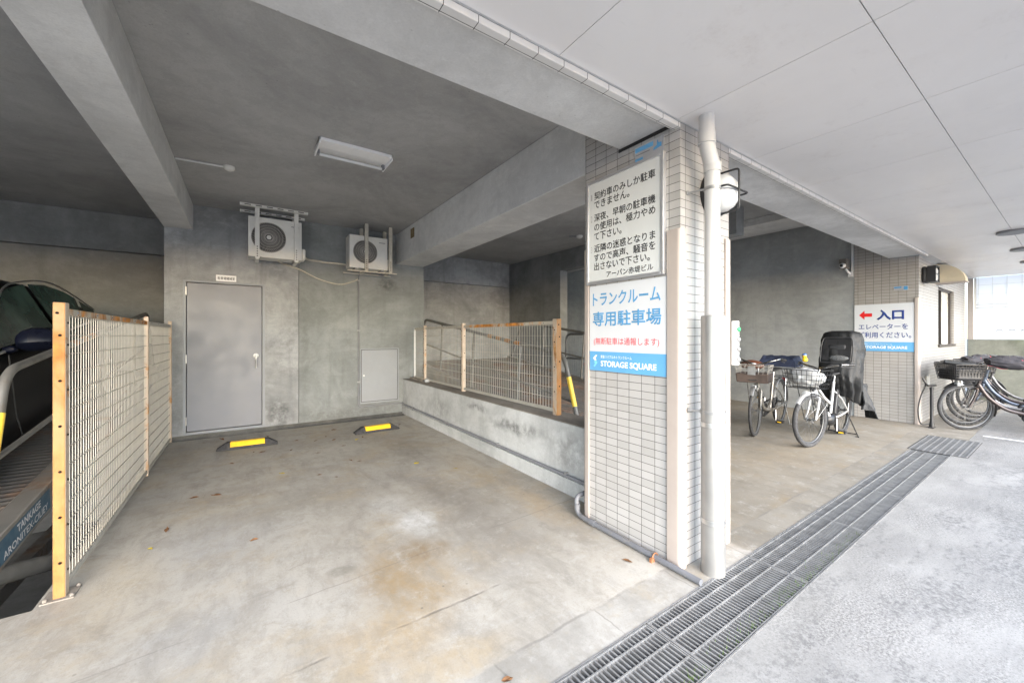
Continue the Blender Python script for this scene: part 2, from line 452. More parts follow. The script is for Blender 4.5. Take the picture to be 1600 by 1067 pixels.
M['pallet'] = rusty('pallet_paint', (.15, .142, .13), rust=(.13, .08, .05), lo=.5, hi=.7, scale=3, dark=(.1, .07, .05))
M['deck'] = rusty('pallet_deck', (.075, .07, .065), rust=(.085, .05, .032), lo=.45, hi=.65, scale=2, dark=(.07, .05, .04))
M['dark_pipe'] = paint('dark_grey_pipe', (.10, .105, .11), .2, .4)
M['bolt_dark'] = paint('rusted_bolt', (.012, .010, .009), .3, .9, spec=.1)
M['rim'] = paint('rim_grey', (.15, .15, .15), .1, .4, metal=.5)
M['rail'] = paint('dull_rail', (.15, .145, .135), .2, .55, metal=.3, dirt=(.12, .09, .06), dirt_amt=.4)
M['dark'] = paint('pit_dark', (.02, .02, .02), .3, .9)
M['skirt'] = concrete('dirty_channel', (.07, .07, .067), (.15, .147, .135), streak=0)
M['leaf'] = paint('dry_leaf', (.16, .075, .03), .4, .8, scale=30)
M['leaf2'] = paint('yellow_leaf', (.45, .36, .04), .3, .7, scale=30)
M['grass'] = paint('moss_green', (.10, .17, .03), .4, .8, scale=30)
M['wiper'] = paint('wall_socket_white', (.75, .74, .72), .03, .4)

def canopy_mat():
    k = N('canopy_board'); v = k.co()
    col = k.mix(k.rng(k.noise(v, .7, 7, .6, .5), .3, .7), (.70, .675, .662), (.77, .745, .732))
    col = k.mix(k.math('MULTIPLY', k.rng(k.noise(k.mapping(v, loc=(4, 2, 0)), 2.4, 11, .78), .54, .74), .4), col, (.52, .47, .44))
    col = k.mix(k.math('MULTIPLY', k.rng(k.noise(k.mapping(v, scale=(.8, 4, 1), rot=(0, 0, .6)), 3.2, 7, .7), .6, .78), .25), col, (.42, .42, .43))
    col = k.mix(k.rng(k.noise(v, 46, 2, .5), .74, .8, 0, .5), col, (.85, .85, .85))
    return k.out(col, k.rng(k.noise(v, 1.2, 5), .35, .7, .28, .5), 0, k.noise(v, 6, 6, .6), .003, .12)
M['canopy'] = canopy_mat()

def floor_mat():
    k = N('parking_floor_concrete'); v = k.co()
    col = k.mix(k.rng(k.noise(v, .55, 9, .62, .3), .33, .67), (.305, .283, .247), (.445, .42, .375))
    sp = k.n('ShaderNodeSeparateXYZ'); k.link(v, sp.inputs[0])
    # older greyer concrete in patches, rub marks along the parking direction
    col = k.mix(k.math('MULTIPLY', k.rng(k.noise(k.mapping(v, loc=(3, 8, 0)), .9, 8, .65), .48, .7), .5), col, (.37, .36, .345))
    col = k.mix(k.math('MULTIPLY', k.rng(k.noise(k.mapping(v, scale=(2.6, .8, 1)), 2.2, 9, .7, .8), .47, .72), .55), col, (.205, .19, .165))
    col = k.mix(k.math('MULTIPLY', k.rng(k.noise(k.mapping(v, scale=(.8, 2.4, 1), loc=(9, 4, 0)), 2.6, 9, .72, .6), .5, .72), .5), col, (.43, .42, .395))
    col = k.mix(k.math('MULTIPLY', k.rng(k.noise(k.mapping(v, loc=(2, 7, 0)), 4.2, 9, .75, .8), .52, .70), .5), col, (.23, .205, .165))
    col = k.mix(k.math('MULTIPLY', k.rng(k.noise(k.mapping(v, loc=(1, 5, 0)), 1.3, 9, .72), .48, .68), .6), col, (.37, .295, .19))
    bl = k.blob
    brk = k.math('ADD', k.rng(k.noise(k.mapping(v, scale=(1.6, .9, 1)), 6.5, 9, .72, .6), .36, .60, .40, .85), k.rng(k.noise(v, 24, 6, .7), .35, .65, 0, .2))
    for (cx, cy, rx, ry, so_, wo, rt, c, a) in (
        (.72, 2.15, .42, .6, .9, .6, .2, (.30, .215, .115), .85),
        (.95, 2.38, .2, .22, .8, .35, .2, (.22, .15, .075), .8),
        (.55, 1.75, .36, .34, .9, .5, .0, (.36, .27, .16), .6),
        (.75, 1.5, .4, .12, .9, .3, .0, (.38, .29, .17), .5), (-.2, 2.3, .5, .3, .9, .5, .4, (.30, .30, .30), .5), (1.9, 3.6, .25, .8, .9, .4, 0, (.36, .29, .19), .5),
        (1.02, 2.75, .24, .24, .6, .42, .2, (.56, .56, .55), .9),
        (.95, 3.15, .22, .34, .8, .4, .1, (.50, .49, .47), .6),
        (.45, 2.42, .10, .07, .6, .1, .0, (.20, .19, .16), .7),
        (1.42, 2.9, .3, 1.4, .9, .5, .05, (.20, .185, .165), .75),
        (1.3, 2.1, .45, .55, .9, .5, .0, (.23, .215, .195), .65), (1.6, 4.4, .3, .9, .9, .4, 0, (.19, .175, .15), .6), (.3, 3.6, .8, .5, .9, .5, .3, (.24, .225, .195), .5),
        (1.95, 2.5, .2, .6, .9, .4, .0, (.42, .32, .2), .6),
        (-.15, 3.2, .5, .9, .9, .4, .2, (.33, .33, .335), .4),
        (.2, 5.6, 1.2, .6, .9, .5, .0, (.27, .255, .235), .5),
        (1.5, 5.2, .7, .5, .9, .4, .0, (.28, .265, .24), .45),
        (-.55, 2.9, .25, .6, .9, .3, .0, (.45, .37, .25), .45),
        (5.2, 1.9, 1.6, .5, .9, .6, .0, (.50, .42, .31), .5),
        (6.6, 3.2, 1.4, 1.0, .9, .6, .0, (.30, .27, .23), .5)):
        col = k.mix(k.math('MULTIPLY', k.math('MULTIPLY', bl(cx, cy, rx, ry, so_, wo, rt), brk), a), col, c)
    # pale cement strip next to the drain
    edge = k.math('ADD', sp.outputs['Y'], k.rng(k.noise(v, 5, 6), .3, .7, -.006, .006))
    strip = k.rng(edge, 1.375, 1.36)
    scol = k.mix(k.rng(k.noise(v, 2.6, 8, .7), .35, .65), (.255, .243, .22), (.39, .375, .345))
    scol = k.mix(k.math('MULTIPLY', k.rng(k.noise(k.mapping(v, loc=(4, 4, 0)), 5, 8, .7), .5, .7), .5), scol, (.33, .27, .18))
    xj = k.math('ABSOLUTE', k.math('SUBTRACT', k.math('FRACT', k.math('ADD', k.math('MULTIPLY', sp.outputs['X'], 1.75), k.rng(k.noise(v, 9, 4), .3, .7, -.012, .012))), .5))
    scol = k.mix(k.math('MULTIPLY', k.rng(xj, .012, .003), .6), scol, (.15, .14, .125))
    col = k.mix(k.math('MULTIPLY', strip, .85), col, scol)
    bay = k.rng(sp.outputs['X'], 2.60, 2.66)  # bicycle bay floor colour darkened as a whole to offset the strong light
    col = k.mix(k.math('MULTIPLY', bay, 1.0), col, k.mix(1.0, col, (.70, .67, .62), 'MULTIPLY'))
    ln = k.rng(k.math('ABSOLUTE', k.math('SUBTRACT', edge, 1.372)), .012, .002)
    col = k.mix(k.math('MULTIPLY', k.math('MULTIPLY', ln, k.rng(k.noise(v, 3, 4), .4, .6)), .6), col, (.16, .15, .14))
    # saw cuts and cracks
    d1 = k.math('ABSOLUTE', k.math('SUBTRACT', k.math('ADD', k.math('SUBTRACT', sp.outputs['Y'], k.math('MULTIPLY', sp.outputs['X'], .06)), k.rng(k.noise(v, 5, 3), 0, 1, -.012, .012)), 2.27))
    m1 = k.math('MULTIPLY', k.rng(d1, .007, .002), k.rng(k.noise(v, 2.4, 4), .4, .55))
    col = k.mix(k.math('MULTIPLY', m1, .35), col, (.14, .13, .12))
    d2 = k.math('ABSOLUTE', k.math('SUBTRACT', k.math('ADD', sp.outputs['Y'], k.rng(k.noise(v, 6, 3), 0, 1, -.01, .01)), 1.80))
    m2 = k.math('MULTIPLY', k.rng(d2, .012, .003), k.math('MULTIPLY', k.rng(k.noise(v, 3.4, 5), .45, .6), k.rng(sp.outputs['X'], 1.4, 1.2)))
    col = k.mix(k.math('MULTIPLY', m2, .55), col, (.11, .10, .09))
    vo = k.n('ShaderNodeTexVoronoi', feature='DISTANCE_TO_EDGE')
    vv = k.n('ShaderNodeVectorMath', operation='MULTIPLY_ADD')
    nz = k.n('ShaderNodeTexNoise'); k.link(v, nz.inputs['Vector']); nz.inputs['Scale'].default_value = 4; nz.inputs['Detail'].default_value = 5
    k.link(nz.outputs['Color'], vv.inputs[0]); vv.inputs[1].default_value = (.4, .4, 0); k.link(v, vv.inputs[2])
    k.link(vv.outputs[0], vo.inputs['Vector']); vo.inputs['Scale'].default_value = .62
    cr = k.math('MULTIPLY', k.rng(vo.outputs['Distance'], .0035, .001), k.rng(k.noise(v, 1.1, 3), .56, .64))
    col = k.mix(k.math('MULTIPLY', cr, .4), col, (.17, .16, .15))
    # grit
    col = k.mix(k.rng(k.noise(v, 110, 4, .7), .54, .72, 0, .45), col, (.19, .175, .15))
    col = k.mix(k.rng(k.noise(v, 11, 9, .8), .53, .74, 0, .55), col, (.22, .198, .165))
    s1 = k.rng(k.noise(k.mapping(v, scale=(1.5, .8, 1)), 4.2, 14, .82, .4), .47, .58)
    col = k.mix(k.math('MULTIPLY', s1, .30), col, (.215, .195, .165))
    s2 = k.rng(k.noise(k.mapping(v, loc=(5, 5, 0)), 7.5, 13, .82), .52, .62)
    col = k.mix(k.math('MULTIPLY', s2, .30), col, (.47, .455, .425))
    vs_ = k.n('ShaderNodeTexVoronoi'); k.link(v, vs_.inputs['Vector']); vs_.inputs['Scale'].default_value = 9
    sk = k.math('MULTIPLY', k.rng(vs_.outputs['Distance'], .075, .045), k.rng(k.noise(v, 1.7, 3), .5, .6))
    col = k.mix(k.math('MULTIPLY', sk, .6), col, (.12, .11, .095))
    h = k.math('SUBTRACT', k.noise(v, 28, 7, .7), k.math('MULTIPLY', k.math('ADD', m2, cr), .8))
    return k.out(col, k.rng(k.noise(v, 1.5, 5), .3, .7, .5, .75), 0, h, .004, .4, .4)
M['floor'] = floor_mat()

def road_mat():
    k = N('road_surface'); v = k.co()
    a = k.rng(k.noise(k.mapping(v, rot=(0, 0, .35), scale=(.7, 1.6, 1)), 1.3, 11, .7), .38, .62)
    col = k.mix(a, (.22, .215, .207), (.32, .313, .30))
    agg = k.noise(v, 85, 4, .8)
    gr = k.mix(k.rng(agg, .40, .60), (.115, .112, .109), (.345, .337, .322))
    col = k.mix(k.rng(k.noise(k.mapping(v, loc=(3, 1, 0), rot=(0, 0, .35), scale=(.7, 1.5, 1)), 1.1, 11, .72), .42, .60, .12, .85), col, gr)
    vo = k.n('ShaderNodeTexVoronoi'); k.link(v, vo.inputs['Vector']); vo.inputs['Scale'].default_value = 120
    col = k.mix(k.math('MULTIPLY', k.rng(vo.outputs['Distance'], .34, .20), .28), col, (.36, .36, .35))
    col = k.mix(k.rng(k.noise(v, 95, 4, .75), .56, .66, 0, .7), col, (.08, .079, .078))
    col = k.mix(k.math('MULTIPLY', k.rng(k.noise(k.mapping(v, loc=(6, 3, 0)), 3.2, 9, .74), .58, .72), .5), col, (.37, .365, .355))
    col = k.mix(k.math('MULTIPLY', k.rng(k.noise(k.mapping(v, loc=(1, 8, 0), scale=(.5, 2, 1)), 1.6, 8, .7), .60, .74), .45), col, (.13, .13, .132))
    pt = k.rng(k.noise(k.mapping(v, loc=(2, 6, 0), rot=(0, 0, .2), scale=(.6, 1.4, 1)), 1.4, 13, .76), .49, .56)
    col = k.mix(k.math('MULTIPLY', pt, .75), col, k.mix(k.rng(k.noise(v, 30, 8, .88), .45, .56), (.115, .113, .112), (.285, .28, .27)))
    sd = k.n('ShaderNodeTexVoronoi'); k.link(v, sd.inputs['Vector']); sd.inputs['Scale'].default_value = 46
    col = k.mix(k.math('MULTIPLY', k.math('MULTIPLY', k.rng(sd.outputs['Distance'], .22, .10), k.rng(k.noise(v, 2.5, 5), .45, .6)), .6), col, (.085, .083, .082))
    st_ = k.rng(k.noise(k.mapping(v, rot=(0, 0, -.05), scale=(.35, 5, 1)), 1.8, 9, .7), .55, .72)
    col = k.mix(k.math('MULTIPLY', st_, .45), col, (.15, .148, .145))
    vc = k.n('ShaderNodeTexVoronoi', feature='DISTANCE_TO_EDGE')
    wv = k.n('ShaderNodeVectorMath', operation='MULTIPLY_ADD'); nz = k.n('ShaderNodeTexNoise'); k.link(v, nz.inputs['Vector']); nz.inputs['Scale'].default_value = 3; nz.inputs['Detail'].default_value = 7
    k.link(nz.outputs['Color'], wv.inputs[0]); wv.inputs[1].default_value = (.5, .5, 0); k.link(v, wv.inputs[2]); k.link(wv.outputs[0], vc.inputs['Vector']); vc.inputs['Scale'].default_value = .55
    col = k.mix(k.math('MULTIPLY', k.math('MULTIPLY', k.rng(vc.outputs['Distance'], .006, .0015), k.rng(k.noise(v, .9, 3), .5, .6)), .6), col, (.07, .07, .072))
    sp = k.n('ShaderNodeSeparateXYZ'); k.link(v, sp.inputs[0])
    ed = k.rng(k.math('ADD', sp.outputs['Y'], k.rng(k.noise(v, 3, 6), .3, .7, -.08, .08)), .62, .84)
    col = k.mix(k.math('MULTIPLY', ed, .3), col, (.24, .235, .22))
    return k.out(col, k.rng(k.noise(v, 2, 5), .3, .7, .5, .75), 0, k.math('ADD', k.noise(v, 120, 4, .8), k.math('MULTIPLY', k.noise(v, 9, 5), .3)), .004, .3, .45)
M['road'] = road_mat()

def glass_mat(name, c, rough=.05, tr=.9):
    k = N(name)
    k.b.inputs['Transmission Weight'].default_value = tr
    k.b.inputs['IOR'].default_value = 1.45
    return k.out(c, rough)
M['car_glass'] = paint('tinted_car_glass', (.034, .060, .051), .6, .12, scale=2.2, bump=0, spec=.08)
M['frost'] = paint('frosted_glass', (.55, .53, .49), .08, .3, scale=8)
M['lamp_glass'] = paint('opal_glass', (.58, .59, .60), .02, .2)
M['vinyl'] = glass_mat('clear_vinyl', (.7, .72, .74), .12, .85)
def car_mat():
    k = N('black_car_paint'); k.b.inputs['Specular IOR Level'].default_value = .06
    return k.out((.003, .0033, .004), .38)
M['car'] = car_mat()
M['mirror_paint'] = paint('navy_car_paint', (.004, .005, .011), .1, .3, spec=.12)
def fabric(name, c, rough=.8):
    k = N(name); v = k.co()
    col = k.mix(k.rng(k.noise(v, 7, 5), .3, .7), tuple(x * .7 for x in c), tuple(min(1, x * 1.25) for x in c))
    wv = k.noise(v, 14, 6, .6, 1.2)
    return k.out(col, rough, 0, wv, .012, .55)
M['cover_black'] = fabric('black_rain_cover', (.011, .0115, .0125), .6)
M['cover_side'] = fabric('dark_grey_cover', (.028, .029, .032), .6)
M['bag_white'] = fabric('white_plastic_bag', (.46, .47, .48), .35)
M['navy'] = fabric('navy_fabric', (.025, .035, .075), .8)
M['mitt'] = fabric('dark_bar_mitt', (.026, .024, .029), .8)
M['pinkred'] = fabric('pink_red_piping', (.6, .06, .10), .6)
M['brown'] = fabric('brown_basket', (.07, .05, .042), .7)
M['bike_silver'] = paint('bike_warm_silver', (.27, .255, .23), .08, .3, metal=.6)
M['bike_white'] = paint('bike_white', (.43, .43, .43), .03, .3)
M['bike_dark'] = paint('bike_dark_brown', (.07, .055, .052), .15, .25, metal=.5)
M['bike_grey'] = paint('bike_grey', (.16, .155, .155), .1, .3, metal=.5)
M['bike_steelblue'] = paint('bike_steelblue', (.10, .12, .16), .1, .3, metal=.4)
M['chrome'] = paint('chrome', (.36, .36, .36), .05, .18, metal=1)
M['red_lens'] = paint('red_lens', (.6, .02, .02), .1, .2)
M['green_lens'] = paint('green_button', (.02, .35, .12), .1, .3)
M['duck'] = paint('yellow_rubber', (.85, .55, .02), .04, .35)
M['blue_cap'] = paint('blue_rubber', (.05, .16, .5), .04, .35)
M['brown_leather'] = paint('brown_leather', (.16, .06, .035), .2, .5)
def fence_panel_mat():
    k = N('white_screen_panel')
    k.b.inputs['Transmission Weight'].default_value = 0
    tr = k.n('ShaderNodeBsdfTranslucent'); tr.inputs[0].default_value = (.9, .9, .92, 1)
    mx = k.n('ShaderNodeMixShader'); mx.inputs[0].default_value = .5
    out = k.t.nodes['Material Output']
    k.out((.88, .87, .84), .5)
    k.link(k.b.outputs[0], mx.inputs[1]); k.link(tr.outputs[0], mx.inputs[2]); k.link(mx.outputs[0], out.inputs[0])
    return k.m
M['screen'] = fence_panel_mat()

# ------------------------------------------------------------------ SETTING: ground, floor, road
g = MB()
g.quad((-300, -300, -.03), (300, -300, -.03), (300, -8, -.03), (-300, -8, -.03))
g.quad((-300, -8, -.03), (-6, -8, -.03), (-6, 300, -.03), (-300, 300, -.03))
g.quad((24, -8, -.03), (300, -8, -.03), (300, 300, -.03), (24, 300, -.03))
g.quad((8.6, -8, -.03), (24, -8, -.03), (24, 10.5, -.03), (8.6, 10.5, -.03))
g.quad((-6, 10.5, -.03), (24, 10.5, -.03), (24, 300, -.03), (-6, 300, -.03))
structure(g.build('ground', M['road']), 'open grey ground reaching away from the building', 'ground')
r = MB(); r.quad((-40, -9, 0), (60, -9, 0), (60, .838, 0), (-40, .838, 0))
structure(r.build('road', M['road']), 'pale worn asphalt driveway beside the drain grating', 'road')
f = MB()
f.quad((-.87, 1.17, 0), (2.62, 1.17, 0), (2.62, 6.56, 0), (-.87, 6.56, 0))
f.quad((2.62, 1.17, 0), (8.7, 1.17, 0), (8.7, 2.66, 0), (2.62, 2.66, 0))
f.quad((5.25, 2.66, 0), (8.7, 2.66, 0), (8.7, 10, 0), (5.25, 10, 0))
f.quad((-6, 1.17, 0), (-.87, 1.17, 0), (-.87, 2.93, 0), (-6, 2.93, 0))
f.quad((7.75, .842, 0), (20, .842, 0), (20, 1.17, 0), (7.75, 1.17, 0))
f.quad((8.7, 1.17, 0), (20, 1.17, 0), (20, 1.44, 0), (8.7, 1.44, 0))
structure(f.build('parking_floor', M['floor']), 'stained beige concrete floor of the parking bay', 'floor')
# pits under the parking machines
p = MB()
for (x0, x1, y0, y1) in ((-6, -.87, 2.93, 8.0), (2.62, 5.25, 2.66, 8.0)):
    p.quad((x0, y0, -1.3), (x1, y0, -1.3), (x1, y1, -1.3), (x0, y1, -1.3))
    p.quad((x0, y0, -1.3), (x1, y0, -1.3), (x1, y0, -.001), (x0, y0, -.001))
    p.quad((x0, y1, -1.3), (x1, y1, -1.3), (x1, y1, 0), (x0, y1, 0))
    p.quad((x1, y0, -1.3), (x1, y1, -1.3), (x1, y1, -.001), (x1, y0, -.001))
    p.quad((x0, y0, -1.3), (x0, y1, -1.3), (x0, y1, -.001), (x0, y0, -.001))
structure(p.build('machine_pit', M['wall_dark']), 'dark pit below the tilting parking pallets', 'pit')
# channel along the foot of the back wall
c = MB()
c.quad((-.87, 6.56, -.05), (2.3, 6.56, -.05), (2.3, 6.75, -.05), (-.87, 6.75, -.05))
c.quad((-.87, 6.56, -.05), (2.3, 6.56, -.05), (2.3, 6.56, 0), (-.87, 6.56, 0))
structure(c.build('floor_channel', M['skirt']), 'dark dirty gutter along the foot of the rear wall', 'gutter')
# drain channel below the gratings
c = MB()
c.quad((-2.5, .842, -.16), (7.75, .842, -.16), (7.75, 1.166, -.16), (-2.5, 1.166, -.16))
c.quad((-2.5, .842, -.16), (7.75, .842, -.16), (7.75, .842, -.004), (-2.5, .842, -.004))
c.quad((-2.5, 1.168, -.16), (7.75, 1.168, -.16), (7.75, 1.168, -.004), (-2.5, 1.168, -.004))
structure(c.build('drain_channel', M['skirt']), 'dark drain channel under the steel gratings', 'drain channel')
# worn white line at the far end of the drive
l = MB(); l.quad((8.22, -3.0, .004), (8.30, -3.0, .004), (8.30, .76, .004), (8.22, .76, .004))
structure(l.build('road_line', M['white']), 'thin white line painted across the driveway near the bikes', 'road marking')

# ------------------------------------------------------------------ ceilings and canopy
c = MB()
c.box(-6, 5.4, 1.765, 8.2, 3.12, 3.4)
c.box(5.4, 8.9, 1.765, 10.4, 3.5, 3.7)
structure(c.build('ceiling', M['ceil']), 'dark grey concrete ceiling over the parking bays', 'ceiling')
c = MB()
xs = [1.15 + .9 * k for k in range(-6, 14)]
ys = [-1.36, .467, 1.312]
for j in range(2):
    for i in range(len(xs) - 1):
        c.box(xs[i] + .0018, xs[i + 1] - .0018, max(ys[j], -.45) + .0018, ys[j + 1] - .0018, 2.60, 2.612)
cc = c.build('canopy_ceiling', M['canopy'])
structure(cc, 'pale panelled soffit with thin dark joints above the driveway', 'ceiling')
b = MB(); b.box(-4.3, 12.9, -.45, 1.312, 2.614, 2.9)  # unseen outer edge set short so more sky light comes in
structure(b.build('canopy_roof', M['wall_dark']), 'concrete canopy slab above the panelled soffit', 'roof')

# ------------------------------------------------------------------ beams
def slab(name, label, cat, mat, boxes, bevel=.006):
    m_ = MB()
    for bx in boxes: m_.box(*bx)
    return tag(m_.build(name, mat, bevel=bevel), label, cat)
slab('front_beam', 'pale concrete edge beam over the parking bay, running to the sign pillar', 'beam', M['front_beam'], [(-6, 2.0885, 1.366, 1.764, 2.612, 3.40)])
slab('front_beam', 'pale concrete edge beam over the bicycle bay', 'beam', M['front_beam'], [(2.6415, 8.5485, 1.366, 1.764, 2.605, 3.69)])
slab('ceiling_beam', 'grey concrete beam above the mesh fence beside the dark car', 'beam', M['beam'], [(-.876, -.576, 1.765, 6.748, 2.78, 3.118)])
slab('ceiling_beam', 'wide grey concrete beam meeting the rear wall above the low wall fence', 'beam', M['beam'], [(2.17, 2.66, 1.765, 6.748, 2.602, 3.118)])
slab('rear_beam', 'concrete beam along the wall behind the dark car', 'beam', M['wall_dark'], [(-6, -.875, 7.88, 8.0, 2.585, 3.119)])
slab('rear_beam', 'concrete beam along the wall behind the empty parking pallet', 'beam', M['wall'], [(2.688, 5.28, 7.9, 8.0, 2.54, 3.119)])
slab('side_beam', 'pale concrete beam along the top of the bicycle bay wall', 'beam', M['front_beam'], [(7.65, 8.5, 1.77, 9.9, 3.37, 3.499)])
b = MB(); b.box(-4.3, 8.549, 1.3125, 1.3655, 2.6005, 3.41); b.box(8.551, 12.95, 1.3125, 1.4195, 2.6005, 3.705)  # filler boxes added to stop sky light leaking in behind the canopy
tag(b.build('canopy_gap_filler', M['front_beam']), 'pale concrete upstand added to keep light out behind the canopy', 'filler')
b = MB(); b.box(-6, 12.9, 1.32, 10.4, 3.71, 6.5); b.box(-6, 5.41, 1.32, 8.4, 3.405, 3.705)  # unseen block added over the slabs to stop light leaks
structure(b.build('upper_building', M['wall_dark']), 'unseen upper storeys added above the parking bays to shut out light', 'building')
# tile trim along the canopy edge
for (x0, x1, lb) in ((-4.3, 2.088, 'row of cream edge tiles along the canopy above the parking bay'), (2.642, 8.548, 'row of cream edge tiles along the canopy above the bicycle bay')):
    t_ = MB(); t_.box(x0, x1, 1.318, 1.3655, 2.568, 2.598)
    tag(t_.build('edge_trim', M['tile_edge'], bevel=.003), lb, 'tile trim')

# ------------------------------------------------------------------ walls
def rear_wall():
    t = thing('rear_wall', 'grey concrete rear wall with a steel door and an access hatch', 'wall', (.9, 6.75, 0))
    m_ = MB()
    m_.box(-.872, -.684, 6.75, 8.4, 0, 3.119); m_.box(.238, .672, 6.75, 8.4, 0, 3.119)
    m_.box(-.684, .238, 6.75, 8.4, 2.108, 3.119); m_.box(-.684, .238, 6.75, 8.4, -.06, .035)
    m_.box(-.684, .238, 6.86, 8.4, .035, 2.108)
    m_.build('wall_left_bay', M['wall'], t).name = 'pale_wall_panel'
    m_ = MB(); m_.box(.679, 2.686, 6.758, 8.4, -.06, 3.119)
    m_.build('green_wall_panel', M['wall_green'], t)
    m_ = MB(); m_.box(-.872, 2.3, 6.735, 6.7495, -.05, .03)
    m_.build('wall_foot', M['skirt'], t)
    # door
    d = MB(); d.box(-.652, .206, 6.802, 6.812, .068, 2.082); d.build('door_gap_backing', M['dark'], t)  # dark backing put in so the door gap reads as shaded
    d = MB(); d.box(-.644, .198, 6.757, 6.80, .078, 2.073)
    dr = sub(d.build('steel_door', M['grey_paint'], t, bevel=.002), WORLD[t.name])
    fr = MB()
    fr.box(-.684, -.652, 6.745, 6.85, .036, 2.107); fr.box(.206, .238, 6.745, 6.85, .036, 2.107)
    fr.box(-.652, .206, 6.745, 6.85, 2.082, 2.107); fr.box(-.652, .206, 6.745, 6.85, .036, .068)
    fr.build('door_frame', M['hatch'], dr, bevel=.002)
    for z in (1.96, 1.05, .22):
        h = MB(); h.cyl((-.65, 6.738, z - .055), (-.65, 6.738, z + .055), .009, 10)
        h.build('hinge', M['steel'], dr)
    h = MB(); h.lathe([(.034, 0), (.034, -.012), (.026, -.016)], (.129, 6.757, 1.075), 'Y', 20)
    h.cyl((.129, 6.757, 1.075), (.129, 6.72, 1.075), .009, 10)
    h.tube(bend([(.129, 6.722, 1.085), (.129, 6.712, 1.04), (.129, 6.72, .90)], .03), [.014] * 6 + [.011] * 2, 10)
    h.lathe([(.016, 0), (.016, -.01)], (.129, 6.757, 1.03), 'Y', 14)
    h.build('handle', M['steel'], dr)
    # hatch
    h = MB(); h.box(1.588, 2.200, 6.7535, 6.7575, .258, 1.132); h.build('hatch_gap_backing', M['dark'], t)  # dark backing that paints the shade in the hatch gap
    h = MB(); h.box(1.594, 2.194, 6.748, 6.7533, .265, 1.126)
    ht = sub(h.build('access_hatch', M['hatch'], t, bevel=.003), WORLD[t.name])
    h = MB()
    h.box(1.57, 1.587, 6.746, 6.7615, .235, 1.15); h.box(2.201, 2.216, 6.746, 6.7615, .235, 1.15)
    h.box(1.587, 2.201, 6.746, 6.7615, 1.133, 1.15); h.box(1.587, 2.201, 6.746, 6.7615, .235, .257)
    h.build('hatch_frame', M['hatch'], ht, bevel=.002)
    h = MB(); h.cyl((1.63, 6.752, .7), (1.63, 6.742, .7), .014, 14)
    h.build('hatch_lock', M['steel'], ht)
rear_wall()
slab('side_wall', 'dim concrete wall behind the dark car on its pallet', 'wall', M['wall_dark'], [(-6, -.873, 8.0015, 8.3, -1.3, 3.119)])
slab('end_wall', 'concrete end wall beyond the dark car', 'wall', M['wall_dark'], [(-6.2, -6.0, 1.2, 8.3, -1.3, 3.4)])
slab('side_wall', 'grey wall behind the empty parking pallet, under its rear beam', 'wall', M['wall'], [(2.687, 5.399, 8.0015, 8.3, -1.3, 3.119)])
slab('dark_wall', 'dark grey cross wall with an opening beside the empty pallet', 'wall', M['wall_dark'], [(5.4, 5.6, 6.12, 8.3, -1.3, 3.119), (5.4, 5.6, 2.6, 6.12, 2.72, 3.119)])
slab('bike_bay_wall', 'smooth grey wall behind the parked bicycles with a security camera', 'wall', M['wall_far'], [(8.556, 8.75, 2.19, 10.2, 0, 3.6)])
slab('bay_end_wall', 'pale wall at the far inner end seen through the fence', 'wall', M['wall'], [(5.6, 8.55, 9.9, 10.2, 0, 3.6)])

# low wall of the ramp bay
m_ = MB(); m_.box(2.292, 2.62, 1.95, 6.749, 0, .598)
m_.box(2.278, 2.2915, 2.1, 6.745, 0, .135)
lw = tag(m_.build('low_wall', M['low_wall'], bevel=.005), 'low stained concrete wall below the rusty mesh fence', 'wall')
m_ = MB(); m_.box(2.298, 2.615, 1.96, 6.745, .599, .606)
o = m_.build('wall_cap', M['brown_cap'], lw, bevel=.003)

# ------------------------------------------------------------------ main pillar
t = thing('tiled_pillar', 'cream tiled pillar with rounded corner guards, carrying the parking signs', 'pillar', (2.365, 1.7, 0))
m_ = MB(); m_.box(2.09, 2.64, 1.32, 2.088, 0, 2.599); m_.box(2.09, 2.64, 1.768, 2.088, 2.599, 3.119)
cl = m_.build('tile_cladding', M['tile_near'], t)
cl.data.materials.append(M['tile_road_dimmed'])
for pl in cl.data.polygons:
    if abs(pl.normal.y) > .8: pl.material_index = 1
def corner_guard(x, y, sx, sy, z1, a=.08, b=.045, th=.014, rad=.03):
    """rounded L strip round a corner at x,y; sx, sy point into the pillar"""
    outer = []; inner = []
    outer.append((x - sx * th, y + sy * a)); inner.append((x + sx * .0, y + sy * a))
    for i in range(7):
        q = R(90 * i / 6)
        outer.append((x - sx * th + sx * rad * (1 - math.cos(q)), y - sy * th + sy * rad * (1 - math.sin(q))))
        inner.append((x, y))
    outer.append((x + sx * b, y - sy * th)); inner.append((x + sx * b, y))
    ring = lambda z: [(px, py, z) for px, py in outer] + [(x + sx * b, y, z), (x, y, z), (x, y + sy * a, z)]
    g_ = MB(); g_.loft([ring(0.0), ring(z1)])
    return g_
corner_guard(2.09, 1.32, 1, 1, 1.985, .082, .04).build('corner_guard', M['guard'], t, bevel=.003)
corner_guard(2.09, 2.088, 1, -1, 1.99, .045, .06).build('corner_guard', M['guard'], t, bevel=.003)
corner_guard(2.64, 1.32, -1, 1, 1.99, .08, .06).build('corner_guard', M['guard'], t, bevel=.003)
m_ = MB(); m_.box(2.082, 2.0895, 1.372, 1.77, 2.592, 2.611)
m_.build('dark_gap_strip', M['dark'], t)  # dark strip standing in for the gap between beam and pillar

LX = (0, -1, 0); UZ = (0, 0, 1)
